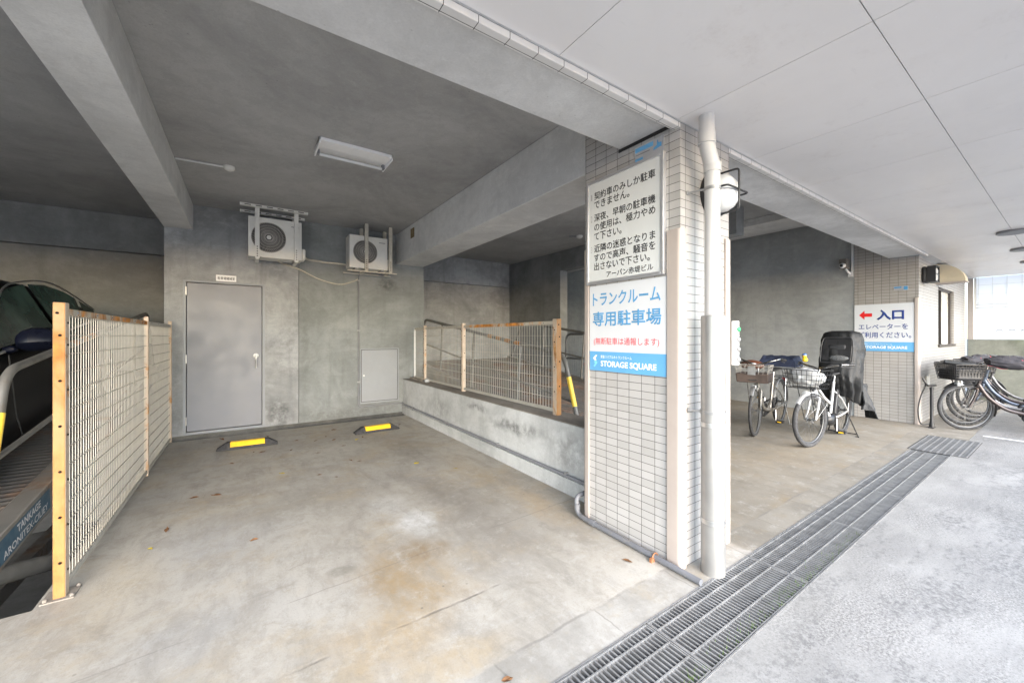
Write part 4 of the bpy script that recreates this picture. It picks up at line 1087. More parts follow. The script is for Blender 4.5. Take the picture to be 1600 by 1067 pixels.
# ------------------------------------------------------------------ dark car on the pallet
def car():
    t = thing('parked_car', 'black saloon car parked on the tilted pallet behind the mesh fence', 'car', (-2.21, 5.02, .415), (TILT, 0, R(-90)), world=False)
    # rotation: forward (+x) points to the street and down the tilt
    t.rotation_euler = (Matrix.Rotation(TILT, 3, 'X') @ Matrix.Rotation(R(-90), 3, 'Z')).to_euler()
    st = [(-2.2, .5, .55, .80, .72), (-2.1, .3, .48, .92, .80), (-1.5, .22, .48, .98, .88), (-.5, .18, .48, .955, .89), (.6, .18, .48, .93, .89), (1.2, .2, .5, .90, .88), (1.8, .22, .5, .84, .84), (2.15, .28, .48, .74, .74), (2.3, .40, .5, .62, .55)]
    def ring(x, zb, zm, zt, hw):
        pts = [(0, zb), (hw * .8, zb), (hw * .98, zb + .08), (hw, zm), (hw * .99, zm + (zt - zm) * .55), (hw * .93, zt - .02), (hw * .6, zt + .015), (0, zt + .03)]
        return [(x, y, z) for y, z in pts] + [(x, -y, z) for y, z in pts[-2:0:-1]]
    m_ = MB(); m_.loft([ring(*s) for s in st]); body = m_.build('body', M['car'], t, subsurf=2)
    # cabin
    cb = [(-1.75, .93, .98, .78), (-1.45, .93, 1.14, .75), (-1.05, .93, 1.32, .71), (-.5, .93, 1.415, .68), (.0, .93, 1.43, .675), (.35, .93, 1.37, .685), (.75, .92, 1.15, .72), (1.05, .90, .95, .76)]
    def cring(x, z0, z1, hw):
        tw = hw - .16 * (z1 - z0) / .5
        return [(x, y, z) for y, z in ((-hw - .08, z0), (-(hw + tw) / 2 - .045, (z0 + z1) / 2), (-tw, z1 - .03), (-tw * .6, z1), (0, z1 + .01), (tw * .6, z1), (tw, z1 - .03), ((hw + tw) / 2 + .045, (z0 + z1) / 2), (hw + .08, z0))]
    m_ = MB(); m_.loft([cring(*s) for s in cb], cap=True, closed=True); m_.build('roof', M['car'], t, subsurf=1)
    # side windows, a little proud of the cabin
    def win(poly, s):
        v_ = []
        for (x, z) in poly:
            k_ = (z - .93) / .5
            v_.append((x, s * (.842 - .22 * k_ ** 1.15), z))
        mm = MB(); mm.add(v_, [tuple(range(len(v_)))]); return mm
    fw = [(.86, .965), (.62, 1.12), (.38, 1.25), (.12, 1.335), (-.22, 1.36), (-.22, .965)]
    rw = [(-.30, .965), (-.30, 1.36), (-.62, 1.345), (-.95, 1.27), (-1.12, 1.20), (-1.0, .975)]
    qw = [(-1.06, .98), (-1.17, 1.175), (-1.42, 1.06), (-1.40, 1.0)]
    for s in (1, -1):
        for pz in (fw, rw, qw): win(pz, s).build('side_window', M['car_glass'], t, smooth=False)
        m_ = MB(); P_ = [(1.0, s * .845, .94), (.62, s * .765, 1.15), (.38, s * .715, 1.275), (.1, s * .675, 1.365), (-.3, s * .665, 1.388), (-.65, s * .672, 1.372), (-1.0, s * .70, 1.285), (-1.45, s * .795, 1.06)]
        m_.tube(smoothline(P_, 4), .007, 8); m_.build('window_trim', M['rim'], t)
        m_ = MB(); m_.tube([(.98, s * .862, .945), (0, s * .872, .95), (-1.4, s * .868, .975)], .009, 8); m_.build('window_trim', M['steel'], t)
        # wing mirror
        m_ = MB(); m_.loft([[(.86 - abs(u) * .03 * 0, s * (.90 + .02), 1.0), (.80, s * .90, 1.07), (.70, s * .90, 1.06), (.69, s * .90, .97), (.76, s * .90, .95)] for u in (0,)] + [[(.89, s * .98, 1.02), (.82, s * .98, 1.135), (.69, s * .98, 1.125), (.68, s * .98, .945), (.77, s * .98, .92)], [(.85, s * 1.10, 1.02), (.79, s * 1.10, 1.115), (.69, s * 1.10, 1.105), (.68, s * 1.10, .955), (.75, s * 1.10, .935)], [(.77, s * 1.14, 1.02), (.74, s * 1.14, 1.06), (.70, s * 1.14, 1.06), (.695, s * 1.14, .985), (.72, s * 1.14, .975)]]); m_.tube([(.76, s * .84, .95), (.77, s * .93, .97)], .03, 8)
        mr = m_.build('wing_mirror', M['mirror_paint'], t, subsurf=1)
        m_ = MB(); m_.box(.680, .688, s * 1.0 - .075, s * 1.0 + .075, .975, 1.06); m_.build('mirror_glass', M['black'], mr)
        m_ = MB(); m_.tube([(.82, s * .895, .93), (.80, s * .905, .5), (.7, s * .9, .3)], .004, 5); m_.build('door_gap', M['dark'], t)
        m_ = MB(); m_.tube([(-.26, s * .90, .95), (-.26, s * .905, .5), (-.26, s * .9, .25)], .004, 5); m_.build('door_gap', M['dark'], t)
        m_ = MB(); m_.tube(bend([(-.08, s * .885, .80), (-.06, s * .915, .80), (.10, s * .915, .795), (.12, s * .89, .795)], .02), .011, 8); m_.build('door_handle', M['car'], t)
    for x in (1.38, -1.38):
        for s in (1, -1):
            m_ = MB(); m_.lathe([(.20, -.1), (.31, -.1), (.325, -.07), (.325, .07), (.31, .1), (.20, .1)], (x, s * .80, .325), 'Y', 32)
            wh = m_.build('wheel', M['rubber'], t)
            m_ = MB(); m_.lathe([(.05, .102), (.205, .09), (.205, .1), (.05, .112)], (x, s * .80 - (0 if s > 0 else .205), .325), 'Y', 24); m_.build('rim', M['steel'], wh)
    m_ = MB(); rg_ = []
    for (x_, z_, w_) in ((1.10, .985, .70), (.92, 1.10, .67), (.72, 1.215, .64), (.46, 1.345, .60)):
        rg_.append([(x_ + .03 - .05 * abs(q) ** 2, w_ * q, z_ + .02 - .02 * q * q) for q in (-1, -.6, -.2, .2, .6, 1)])
    m_.loft(rg_, cap=False, closed=False); m_.build('windscreen', M['car_glass'], t)
    m_ = MB(); m_.box(2.22, 2.32, -.62, .62, .42, .52); m_.build('grille', M['black'], t)
    for s in (1, -1):
        m_ = MB(); m_.sphere((2.05, s * .66, .66), (.16, .14, .06), 12, 8); m_.build('headlight', M['conduit'], t)
    m_ = MB()
    for y in (.36, -.36):
        m_.box(.05, .5, y - .24, y + .24, .45, .6); m_.box(-.18, .0, y - .23, y + .23, .5, 1.05); m_.box(-.13, -.04, y - .13, y + .13, 1.08, 1.24)
    m_.build('seat', paint('car_seat_grey', (.12, .13, .12), .1, .8), t, bevel=.04)
car()

# ------------------------------------------------------------------ things seen past the fence in the ramp bay
t = thing('pipe_gate', 'dark pipe-framed mesh gate in the opening beside the pillar', 'gate', (5.35, 4.4, 0))
m_ = MB(); m_.tube(bend([(5.33, 5.86, .02), (5.33, 5.86, 1.40), (5.33, 3.0, 1.40), (5.33, 3.0, .02)], .15, 6), .024, 12); m_.cyl((5.33, 5.85, .92), (5.33, 3.0, .92), .018, 10)
m_.build('frame', M['dark_pipe'], t)
m_ = MB()
for i in range(1, 57): m_.cyl((5.33, 5.85 - i * .05, .05), (5.33, 5.85 - i * .05, 1.39), .003, 4)
for i in range(7): m_.cyl((5.334, 5.85, .15 + i * .2), (5.334, 3.0, .15 + i * .2), .003, 4)
m_.build('mesh', M['galv'], t)
t = thing('scooter', 'dark scooter with a red tail lamp parked behind the pipe gate', 'scooter', (6.9, 6.5, 0))
m_ = MB(); m_.sphere((6.9, 6.5, .72), (.38, .2, .2), 16, 10); m_.sphere((7.3, 6.6, .7), (.14, .16, .34), 14, 9); m_.box(6.9, 7.3, 6.4, 6.62, .28, .36); m_.build('body', M['black'], t, subsurf=1)
for x_, y_ in ((6.65, 6.47), (7.45, 6.63)):
    m_ = MB(); m_.torus((x_, y_, .22), .16, .055, 'Y', 28, 10); m_.lathe([(.1, -.03), (.1, .03)], (x_, y_, .22), 'Y', 16); m_.build('wheel', M['rubber'], t)
m_ = MB(); m_.box(6.50, 6.54, 6.42, 6.54, .68, .74); m_.build('tail_lamp', M['red_lens'], t)
m_ = MB(); m_.tube([(7.28, 6.3, 1.02), (7.3, 6.6, 1.05), (7.28, 6.9, 1.02)], .015, 8); m_.build('handlebar', M['black'], t)

# ------------------------------------------------------------------ drain gratings
def grating(x0, L_, y0=.846, y1=1.164, pitch=.0238):
    t = thing('drain_grating', '', 'drain grating', (x0, y0, 0), (0, 0, 0), 'steel gratings along the drain', world=False)
    w_ = y1 - y0
    m_ = MB(); n = int(L_ / pitch)
    for i in range(n):
        x = (i + .5) * L_ / n; m_.box(x - .0042, x + .0042, .004, w_ - .004, -.024, -.001)
    m_.build('cross_bar', M['galv'], t)
    t.children[-1].name = 'bar_grid'
    for yy in (.002, .094, .186, .258, w_ - .008):
        m_ = MB(); m_.box(.002, L_ - .002, yy, yy + .006, -.032, .0015); m_.build('long_bar', M['galv'], t)
    for xx in (0, L_ - .006):
        m_ = MB(); m_.box(xx, xx + .006, .008, w_ - .008, -.03, .001); m_.build('end_bar', M['galv'], t)
    return t
g0 = grating(-.435, .995)
GL = ['ribbed steel drain grating at the near end of the run, below the picture edge', 'ribbed steel drain grating in the bottom edge of the photo, nearest the viewer', 'ribbed steel drain grating beside the foot of the white downpipe',
      'ribbed steel drain grating just past the downpipe and pillar', 'ribbed steel drain grating in the middle of the run beside the bicycle bay', 'ribbed steel drain grating second from the square grate', 'ribbed steel drain grating touching the square grate']
for i, lb in enumerate(GL):
    o = g0 if i == 0 else copy_tree(g0)
    o.location = (-.435 + i * 1.0, .846, 0); o['label'] = lb
m_ = MB(); m_.box(-2.5, 6.6, .8385, .8445, -.1, .003); tag(m_.build('drain_edging', M['galv']), 'thin steel edging between the drain and the asphalt', 'edging')
m_ = MB(); m_.box(-2.5, 6.6, 1.1655, 1.1715, -.1, .002); tag(m_.build('drain_edging', M['galv']), 'thin steel edging between the drain and the concrete bays', 'edging')
t = thing('square_grate', 'square steel grate with dark slots at the far end of the drain', 'drain grating', (7.15, .95, 0))
m_ = MB()
for i in range(26): m_.box(6.63 + i * .0425, 6.648 + i * .0425, .735, 1.178, -.02, .004)
m_.build('bar_grid', M['light_steel'], t)
for i in range(9):
    m_ = MB(); y = .722 + i * .0565; m_.box(6.62, 7.72, y, y + .014, -.015, .0055); m_.build('long_bar', M['light_steel'], t)
m_ = MB(); m_.quad((6.61, .715, .001), (7.74, .715, .001), (7.74, 1.2, .001), (6.61, 1.2, .001)); m_.build('sump_shade', M['dark'], t)  # flat dark sheet standing in for the shaded depth under the bars
# moss and weeds in the grating
m_ = MB(); rnd = random.Random(3)
for i in range(900):
    x = rnd.choice([rnd.uniform(.9, 3.6), rnd.gauss(2.3, .4), rnd.gauss(1.25, .15)]); y = .852 + abs(rnd.gauss(0, .028)); h = rnd.uniform(.008, .03); a = rnd.uniform(0, 6.28); q = .0025
    m_.add([(x - q * math.cos(a), y - q * math.sin(a), -.03), (x + q * math.cos(a), y + q * math.sin(a), -.03), (x + rnd.uniform(-.012, .012), y + rnd.uniform(-.012, .012), h - .012)], [(0, 1, 2)])
tag(m_.build('weeds', M['grass'], smooth=False), 'tiny green weeds growing along the outer edge of the drain', 'weeds', None, 'stuff')

# ------------------------------------------------------------------ dry leaves
leafspots = [(.08, 5.45, 0), (.16, 5.40, 0), (-.12, 5.1, 0), (.45, 5.3, 0), (.55, 5.75, 0), (.75, 5.6, 0), (.9, 5.75, 0), (.95, 5.5, 0), (1.0, 5.15, 0), (1.2, 5.35, 1), (1.3, 5.45, 0), (.7, 5.0, 0), (.95, 4.5, 0),
             (1.02, 4.42, 0), (.3, 4.45, 1), (-.35, 4.2, 0), (-.2, 4.15, 0), (-.45, 3.6, 0), (.6, 4.2, 0), (.72, 4.05, 0), (1.95, 5.9, 0), (1.5, 4.0, 1), (1.78, 3.62, 1), (-.25, 6.35, 0), (.25, 6.2, 0), (1.05, 6.1, 0), (-.5, 3.35, 1), (.05, 3.1, 0), (1.9, 1.55, 0), (.85, 1.28, 0)]
def leaf_mesh():
    P_ = [(0, -.02, 0), (.009, -.008, .004), (.010, .004, .006), (.004, .018, .003), (0, .024, .008), (-.005, .016, .004), (-.010, .003, .006), (-.008, -.009, .004), (0, 0, .001)]
    m_ = MB(); m_.add(P_, [(8, i, (i + 1) % 8) for i in range(8)]); return m_
lf = leaf_mesh().build('fallen_leaf', M['leaf']); lf2 = leaf_mesh().build('fallen_leaf', M['leaf2'])
rnd = random.Random(11)
first = {0: True, 1: True}
for (x, y, k) in leafspots:
    src = lf2 if k else lf
    if first[k]: o = src; first[k] = False
    else: o = src.copy(); COL.objects.link(o)
    o.location = (x, y, .003); s = rnd.uniform(1.0, 1.9); o.scale = (s, s, s * rnd.uniform(.6, 1.6)); o.rotation_euler = (rnd.uniform(-.2, .2), rnd.uniform(-.2, .2), rnd.uniform(0, 6.28))
    tag(o, 'tiny yellow fallen leaf on the concrete floor' if k else 'small dry brown leaf on the concrete floor', 'leaf', 'yellow fallen leaves' if k else 'dry brown fallen leaves')

# ------------------------------------------------------------------ far pillar, window wall and their fittings
t = thing('tiled_building_wall', 'cream tiled corner wall with a window beyond the bicycle bay', 'wall', (10.6, 1.8, 0))
m_ = MB()
WX0, WX1, WZ0, WZ1 = 9.98, 11.45, 1.20, 2.22
m_.box(8.55, WX0, 1.42, 2.189, 0, 2.599); m_.box(WX1, 12.75, 1.42, 2.189, 0, 2.599)
m_.box(WX0, WX1, 1.42, 2.189, 0, WZ0); m_.box(WX0, WX1, 1.42, 2.189, WZ1, 2.599); m_.box(8.55, 12.75, 1.768, 2.189, 2.599, 3.5)
m_.box(8.76, 12.75, 2.1895, 4.0, 0, 3.5)
o = m_.build('tile_cladding', M['tile_far'], t); o.data.materials.append(M['tile_far_dimmed'])
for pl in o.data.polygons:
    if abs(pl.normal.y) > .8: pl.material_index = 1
corner_guard(8.55, 1.42, 1, 1, 1.95, .045, .07).build('corner_guard', M['guard'], t, bevel=.003)
m_ = MB(); m_.box(8.543, 8.5495, 2.13, 2.188, 0, 1.3); 
m_.build('edge_strip', M['tile_far'], t)
m_ = MB(); m_.box(WX0 - .01, WX0 + .03, 1.46, 1.56, WZ0, WZ1); m_.box(WX1 - .03, WX1, 1.46, 1.56, WZ0, WZ1); m_.box(WX0, WX1, 1.46, 1.56, WZ1 - .03, WZ1); m_.box(WX0 - .03, WX1 + .03, 1.395, 1.56, WZ0 - .035, WZ0 + .005); m_.box(10.66, 10.70, 1.48, 1.55, WZ0, WZ1)
wn = sub(m_.build('window', paint('bronze_window_frame', (.07, .06, .055), .1, .4, metal=.3), t, bevel=.003), WORLD[t.name])
m_ = MB(); m_.box(WX0 + .03, 10.66, 1.51, 1.515, WZ0, WZ1 - .03); m_.build('pane', M['black'], wn)
m_ = MB(); m_.box(10.70, WX1 - .03, 1.495, 1.50, WZ0, WZ1 - .03); m_.build('pane', M['frost'], wn)
# sign on far pillar
FX = 8.55
t = thing('entrance_sign', 'white entrance sign with a red arrow and navy lettering on the far pillar', 'sign', (FX - .005, 1.82, 1.11))
band_sign(FX - .001, 2.186, 1.468, 1.112, 1.878, 1.262, t)
def sg2(s, yl, yr, z0, z1, mat, bold=0.): return lettering('lettering', s, mat, t, (FX - .0075, yl, z0), LX, UZ, yl - yr, z1 - z0, bold)
sg2("入口", 1.905, 1.580, 1.615, 1.785, M['navy_ink'], .045)
sg2("エレベーターを", 2.13, 1.535, 1.468, 1.555, M['navy_ink'], .012)
sg2("ご利用ください。", 2.13, 1.50, 1.325, 1.425, M['navy_ink'], .012)
sg2("STORAGE SQUARE", 2.06, 1.545, 1.145, 1.198, M['white_ink'], .03)
sg2("東急リバブルのトランクルーム", 2.06, 1.72, 1.215, 1.238, M['white_ink'], .005)
arrow_logo(t, FX - .0077, 2.115, 1.187, .045)
m_ = MB(); m_.add([(FX - .0076, y_, z_) for y_, z_ in ((2.125, 1.705), (2.055, 1.78), (2.055, 1.733), (1.96, 1.733), (1.96, 1.677), (2.055, 1.677), (2.055, 1.63))], [tuple(range(7))]); m_.build('arrow', M['red_ink'], t)
t = thing('small_plaque', 'little silver-blue plaque on the tiles above the entrance sign', 'sign', (FX - .004, 1.6, 2.06))
m_ = MB(); m_.box(FX - .006, FX - .0005, 1.535, 1.70, 2.08, 2.145); m_.build('plate', M['alu'], t)
m_ = MB(); m_.box(FX - .0068, FX - .0062, 1.54, 1.585, 2.085, 2.14); m_.box(FX - .0068, FX - .0062, 1.61, 1.695, 2.115, 2.138); m_.build('blue_field', M['blue_ink'], t)
# camera
t = thing('security_camera', 'small white security camera on the wall beside the far pillar', 'camera', (8.5, 2.3, 2.5))
m_ = MB(); m_.box(8.33, 8.50, 2.235, 2.335, 2.50, 2.66); m_.build('housing', paint('camera_brown', (.16, .14, .12), .1, .5), t, bevel=.008)
m_ = MB(); m_.lathe([(.045, 0), (.045, -.04), (.03, -.07), (0, -.08)], (8.345, 2.285, 2.545), 'X', 20); m_.build('dome', M['white'], t)
m_ = MB(); m_.lathe([(.022, 0), (.022, -.015)], (8.27, 2.285, 2.54), 'X', 16); m_.build('lens', M['black'], t)
m_ = MB(); m_.tube([(8.42, 2.27, 2.5), (8.47, 2.25, 2.44), (8.55, 2.235, 2.42)], .018, 10); m_.box(8.52, 8.556, 2.205, 2.265, 2.37, 2.46); m_.build('mount', M['white'], t)
m_ = MB(); m_.box(8.52, 8.5555, 2.2, 2.222, 2.46, 2.95); tag(m_.build('cable_trunking', M['white']), 'white cable trunking above the security camera', 'trunking')
# second lamp
t = thing('wall_lamp', 'square black-framed white wall lamp on the tiled building corner', 'lamp', (8.85, 1.42, 2.3))
m_ = MB(); m_.box(8.70, 8.98, 1.355, 1.4195, 2.19, 2.44); m_.build('base', M['black'], t, bevel=.03)
m_ = MB(); m_.box(8.715, 8.965, 1.27, 1.354, 2.205, 2.425); m_.build('glass', M['lamp_glass'], t, bevel=.035)
m_ = MB(); m_.box(8.695, 8.985, 1.262, 1.269, 2.308, 2.322); m_.box(8.695, 8.707, 1.262, 1.355, 2.195, 2.435); m_.box(8.973, 8.985, 1.262, 1.355, 2.195, 2.435); m_.box(8.707, 8.973, 1.255, 1.355, 2.428, 2.44); m_.box(8.707, 8.973, 1.255, 1.355, 2.19, 2.202); m_.build('frame', M['black'], t)
# awning: quarter-round hood over the window
t = thing('window_awning', 'beige curved awning over the window of the tiled wall', 'awning', (10.6, 1.2, 2.3))
def aw(y, s=1): return [(9.72, y, 2.27)] + [(9.72 + (11.8 - 9.72) * q, 1.42 - (1.42 - y) , 2.27) for q in ()] 
m_ = MB(); ringA = []; ringB = []
for i in range(9):
    q = R(90 * i / 8); yy = 1.42 - .34 * math.sin(q); z_ = 2.27 + .31 * math.cos(q)
    ringA.append((9.75, yy, z_)); ringB.append((10.02, yy, z_))
m_.loft([ringA + [(9.75, 1.42, 2.27)], ringB + [(10.02, 1.42, 2.27)]], cap=True)
m_.build('hood', paint('beige_awning', (.50, .44, .33), .06, .6), t)
m_ = MB(); m_.box(9.74, 10.03, 1.07, 1.418, 2.250, 2.268); m_.build('front_rail', M['guard'], t)
# plates / outlet
for (x_, z0_, z1_, nm, lb) in ((9.60, 1.25, 1.52, 'wall_plate', 'white intercom plate on the tiled wall left of the window'), (9.15, .56, .73, 'outlet_plate', 'white outlet plate low on the tiled wall behind the pump')):
    m_ = MB(); m_.box(x_ - .09, x_ + .09, 1.405, 1.4195, z0_, z1_); m_.box(x_ - .03, x_ + .03, 1.400, 1.405, z0_ + .05, z1_ - .05)
    tag(m_.build(nm, M['wiper'], bevel=.003), lb, 'wall plate')
# bicycle pump
t = thing('floor_pump', 'black floor pump with a looped hose standing at the far pillar', 'pump', (8.40, 1.26, 0))
m_ = MB(); m_.lathe([(.03, 0), (.027, .06), (.02, .10), (.019, .56), (.024, .56), (.024, .6), (.006, .6)], (8.40, 1.26, 0), 'Z', 18); m_.build('barrel', M['black'], t)
m_ = MB(); m_.box(8.33, 8.47, 1.23, 1.29, 0, .016); m_.build('foot', M['black'], t, bevel=.005)
m_ = MB(); m_.cyl((8.40, 1.26, .6), (8.40, 1.26, .625), .006, 8); m_.tube([(8.33, 1.29, .625), (8.47, 1.23, .625)], .014, 10); m_.tube([(8.36, 1.30, .63), (8.32, 1.33, .70), (8.33, 1.34, .73)], .012, 8); m_.build('handle', M['black'], t)
m_ = MB(); m_.tube(smoothline([(8.38, 1.29, .05), (8.30, 1.36, .06), (8.27, 1.38, .25), (8.30, 1.36, .45), (8.36, 1.32, .62), (8.34, 1.33, .70)], 6), .009, 8); m_.build('hose', M['rubber'], t)

# ------------------------------------------------------------------ far end: mossy wall and white screen fence
slab('mossy_wall', 'low mossy green concrete wall closing the far end of the drive', 'wall', M['moss'], [(13.0, 13.25, -3.5, 1.42, 0, 1.285)])
t = thing('screen_fence', 'tall bright white screen fence on the mossy wall', 'fence', (13.1, 0, 1.285))
for i in range(4):
    y1_ = 1.30 - i * 1.25
    m_ = MB(); m_.box(13.08, 13.09, y1_ - 1.22, y1_, 1.36, 2.62); m_.build('panel', M['screen'], t)
    m_ = MB(); m_.box(13.06, 13.11, y1_ + .0, y1_ + .03, 1.286, 2.66); m_.build('post', M['white'], t)
m_ = MB()
for z in (1.33, 1.95, 2.02, 2.63): m_.box(13.055, 13.078, -3.6, 1.33, z, z + .028)
m_.build('rail', M['white'], t)
m_ = MB()
for i in range(26): m_.box(13.068, 13.074, 1.26 - i * .19, 1.266 - i * .19, 1.36, 2.62)
for i in range(6): m_.box(13.062, 13.068, -3.5, 1.29, 1.50 + i * .19, 1.506 + i * .19)
m_.build('grid', M['ac_white'], t)
m_ = MB()
for q in range(5):
    yc = .98 - q * .16
    m_.tube([(13.05, yc + .05 * math.cos(R(a)), 1.45 + .04 * math.sin(R(a))) for a in range(20, 161, 20)], .006, 6)
m_.build('scroll_ornament', M['dark_pipe'], t)
m_ = MB(); m_.box(13.02, 13.08, 1.335, 1.42, 1.286, 2.70); tag(m_.build('fence_end_post', M['guard'], bevel=.004), 'beige end post between tiled wall and white screen', 'post')
m_ = MB(); m_.box(12.92, 13.06, -3.6, 1.46, 2.70, 2.80); tag(m_.build('end_fascia', M['guard'], bevel=.004), 'beige fascia board across the top of the far opening', 'fascia')
# downlights
for i, x_ in enumerate((7.50, 9.10, 10.7, 12.2)):
    t = thing('downlight', ['flat round downlight on the canopy joint, nearest of the row', 'second round downlight on the canopy joint', 'third round downlight on the canopy joint, small and far', 'smallest round downlight at the far end of the canopy'][i], 'light', (x_, .46, 2.6), (0, 0, 0), 'round downlights on the canopy', world=False)
    m_ = MB(); m_.lathe([(.13, -.002), (.135, -.022), (.125, -.03), (.105, -.03)], (0, 0, 0), 'Z', 32); m_.build('rim', M['conduit'], t)
    m_ = MB(); m_.lathe([(.104, -.02), (.104, -.026)], (0, 0, 0), 'Z', 28); m_.build('diffuser', M['grey_ink'], t)

# ------------------------------------------------------------------ bicycles
def wheel(t, name, c, Rw, tr, tyre_mat, A, rim_mat='rim'):
    """A: matrix applied to the wheel (steering)"""
    m_ = MB(); m_.M = A; m_.torus(c, Rw - tr, tr, 'Y', 56, 10); w_ = m_.build(name, tyre_mat, t)
    m_ = MB(); m_.M = A; rr = Rw - 2 * tr
    m_.torus(c, rr - .003, .0075, 'Y', 56, 8, 1.3); m_.build('rim', M[rim_mat], w_)
    m_ = MB(); m_.M = A; m_.lathe([(.016, -.035), (.03, -.033), (.03, -.026), (.014, -.022), (.014, .022), (.03, .026), (.03, .033), (.016, .035)], c, 'Y', 16)
    m_.cyl((c[0], c[1] - .06, c[2]), (c[0], c[1] + .06, c[2]), .006, 8); m_.build('hub', M['rim'], w_)
    m_ = MB(); m_.M = A
    for k_ in range(32):
        s = 1 if k_ % 2 else -1; a = 2 * math.pi * k_ / 32; b_ = a + (.5 if (k_ // 2) % 2 else -.5)
        m_.cyl((c[0] + .027 * math.cos(b_), c[1] + s * .03, c[2] + .027 * math.sin(b_)), (c[0] + rr * math.cos(a), c[1], c[2] + rr * math.sin(a)), .0012, 4)
    m_.build('spokes', M['rim'], w_)
    return w_
def wire_basket(m_, x0, x1, y, z0, z1, taper=.04, nx=6, ny=7, nz=4, r_=.0028):
    def P(u, v, wv):  # u along x, v along y (-1..1), wv height 0..1
        yy = y * (1 - taper / y * (1 - wv)); return (x0 + (x1 - x0) * u + taper * (1 - wv) * (1 - 2 * u) * .5, yy * v, z0 + (z1 - z0) * wv)
    for k_ in range(nz + 1):
        wv = k_ / nz; r2 = r_ * (1.6 if k_ == nz else 1)
        m_.tube([P(0, -1, wv), P(1, -1, wv), P(1, 1, wv), P(0, 1, wv)], r2, 5, closed=True)
    for i in range(ny + 1):
        v = -1 + 2 * i / ny
        m_.tube([P(0, v, 1), P(0, v, 0), P(1, v, 0), P(1, v, 1)], r_, 4)
    for i in range(nx + 1):
        u = i / nx
        m_.tube([P(u, -1, 1), P(u, -1, 0), P(u, 1, 0), P(u, 1, 1)], r_, 4)
def bicycle(label, loc, heading, frame='bike_silver', Rw=.335, tr=.018, steer=0., wb=1.12, tyre='rubber', basket='wire', rear='rack', fender='galv', lean=0., stand='side', group=None, battery=False, u_frame=True, cat='bicycle', bars='city'):
    t = thing('bicycle', label, cat, loc, (0, 0, 0), group, world=False)
    t.rotation_euler = (Matrix.Rotation(heading, 3, 'Z') @ Matrix.Rotation(lean, 3, 'X')).to_euler()
    fm = M[frame]; xf, xr = wb / 2, -wb / 2; hx = xf - .12
    A = Matrix.Translation((xf - .06, 0, 0)) @ Matrix.Rotation(steer, 4, 'Z') @ Matrix.Translation((-(xf - .06), 0, 0))
    fw_ = wheel(t, 'front_wheel', (xf, 0, Rw), Rw, tr, M[tyre], A); rw_ = wheel(t, 'rear_wheel', (xr, 0, Rw), Rw, tr, M[tyre], Matrix())
    # frame
    m_ = MB(); bb = (-.09, 0, .28); ht0, ht1 = (hx - .005, 0, Rw + .30), (hx - .055, 0, Rw + .50)
    m_.cyl(ht0, ht1, .021, 12)
    if u_frame:
        m_.tube(smoothline([(hx - .01, 0, Rw + .34), (hx - .10, 0, Rw + .16), (hx - .25, 0, .345), (hx - .40, 0, .295), bb], 6), .024, 12)
        m_.tube(smoothline([(hx - .40, 0, .30), (-.12, 0, .40), (-.185, 0, .56)], 6), .017, 10)
    else:
        m_.tube(smoothline([(hx - .01, 0, Rw + .33), (hx - .14, 0, Rw + .12), (.05, 0, .36), bb], 6), .027, 12)
        m_.tube([(hx - .03, 0, Rw + .42), (.1, 0, .55), (-.15, 0, .45)], .018, 10)
    st_top = (-.24, 0, .74)
    m_.cyl(bb, st_top, .017, 12)
    for s in (1, -1):
        m_.tube(smoothline([(-.12, s * .035, .285), (-.3, s * .06, .30), (xr, s * .065, Rw)], 4), .010, 8)
        m_.tube([(-.215, s * .02, .62), (-.33, s * .06, .52), (xr, s * .065, Rw)], .009, 8)
    m_.cyl((bb[0], -.045, bb[2]), (bb[0], .045, bb[2]), .024, 14)
    m_.build('frame', fm, t)
    # fork
    m_ = MB(); m_.M = A
    m_.cyl((hx + .005, 0, Rw + .30), (hx + .02, 0, Rw + .255), .02, 10); m_.cyl((hx + .015, -.05, Rw + .27), (hx + .015, .05, Rw + .27), .016, 10)
    for s in (1, -1): m_.tube(smoothline([(hx + .015, s * .05, Rw + .27), (hx + .06, s * .052, Rw + .12), (xf, s * .055, Rw)], 4), [.014] * 4 + [.012] * 4 + [.009], 10)
    m_.build('fork', fm, t)
    # mudguards
    for nm, cx_, a0, a1, B in (('front_mudguard', xf, 60, 200, A), ('rear_mudguard', xr, -10, 170, Matrix())):
        m_ = MB(); m_.M = B; rings = []
        for i in range(15):
            a = R(a0 + (a1 - a0) * i / 14) if nm[0] == 'r' else R(40 + (200 - 40) * i / 14)
            if nm[0] == 'r': a = R(15 + (185 - 15) * i / 14)
            ro = Rw + .016; c_, s_ = math.cos(a), math.sin(a)
            rings.append([(cx_ + (ro - .012) * c_, -.028, Rw + (ro - .012) * s_), (cx_ + ro * c_, -.02, Rw + ro * s_), (cx_ + (ro + .006) * c_, 0, Rw + (ro + .006) * s_), (cx_ + ro * c_, .02, Rw + ro * s_), (cx_ + (ro - .012) * c_, .028, Rw + (ro - .012) * s_)])
        m_.loft(rings, cap=False, closed=False)
        for s in (1, -1):
            m_.cyl((cx_, s * .062, Rw), (cx_ - .21, s * .03, Rw + .27) if nm[0] == 'r' else (cx_ - .30, s * .03, Rw + .17), .003, 6)
        m_.build(nm, M[fender], t)
    # handlebar
    m_ = MB(); m_.M = A; top = (hx - .075, 0, Rw + .62)
    m_.cyl(ht1, top, .013, 10)
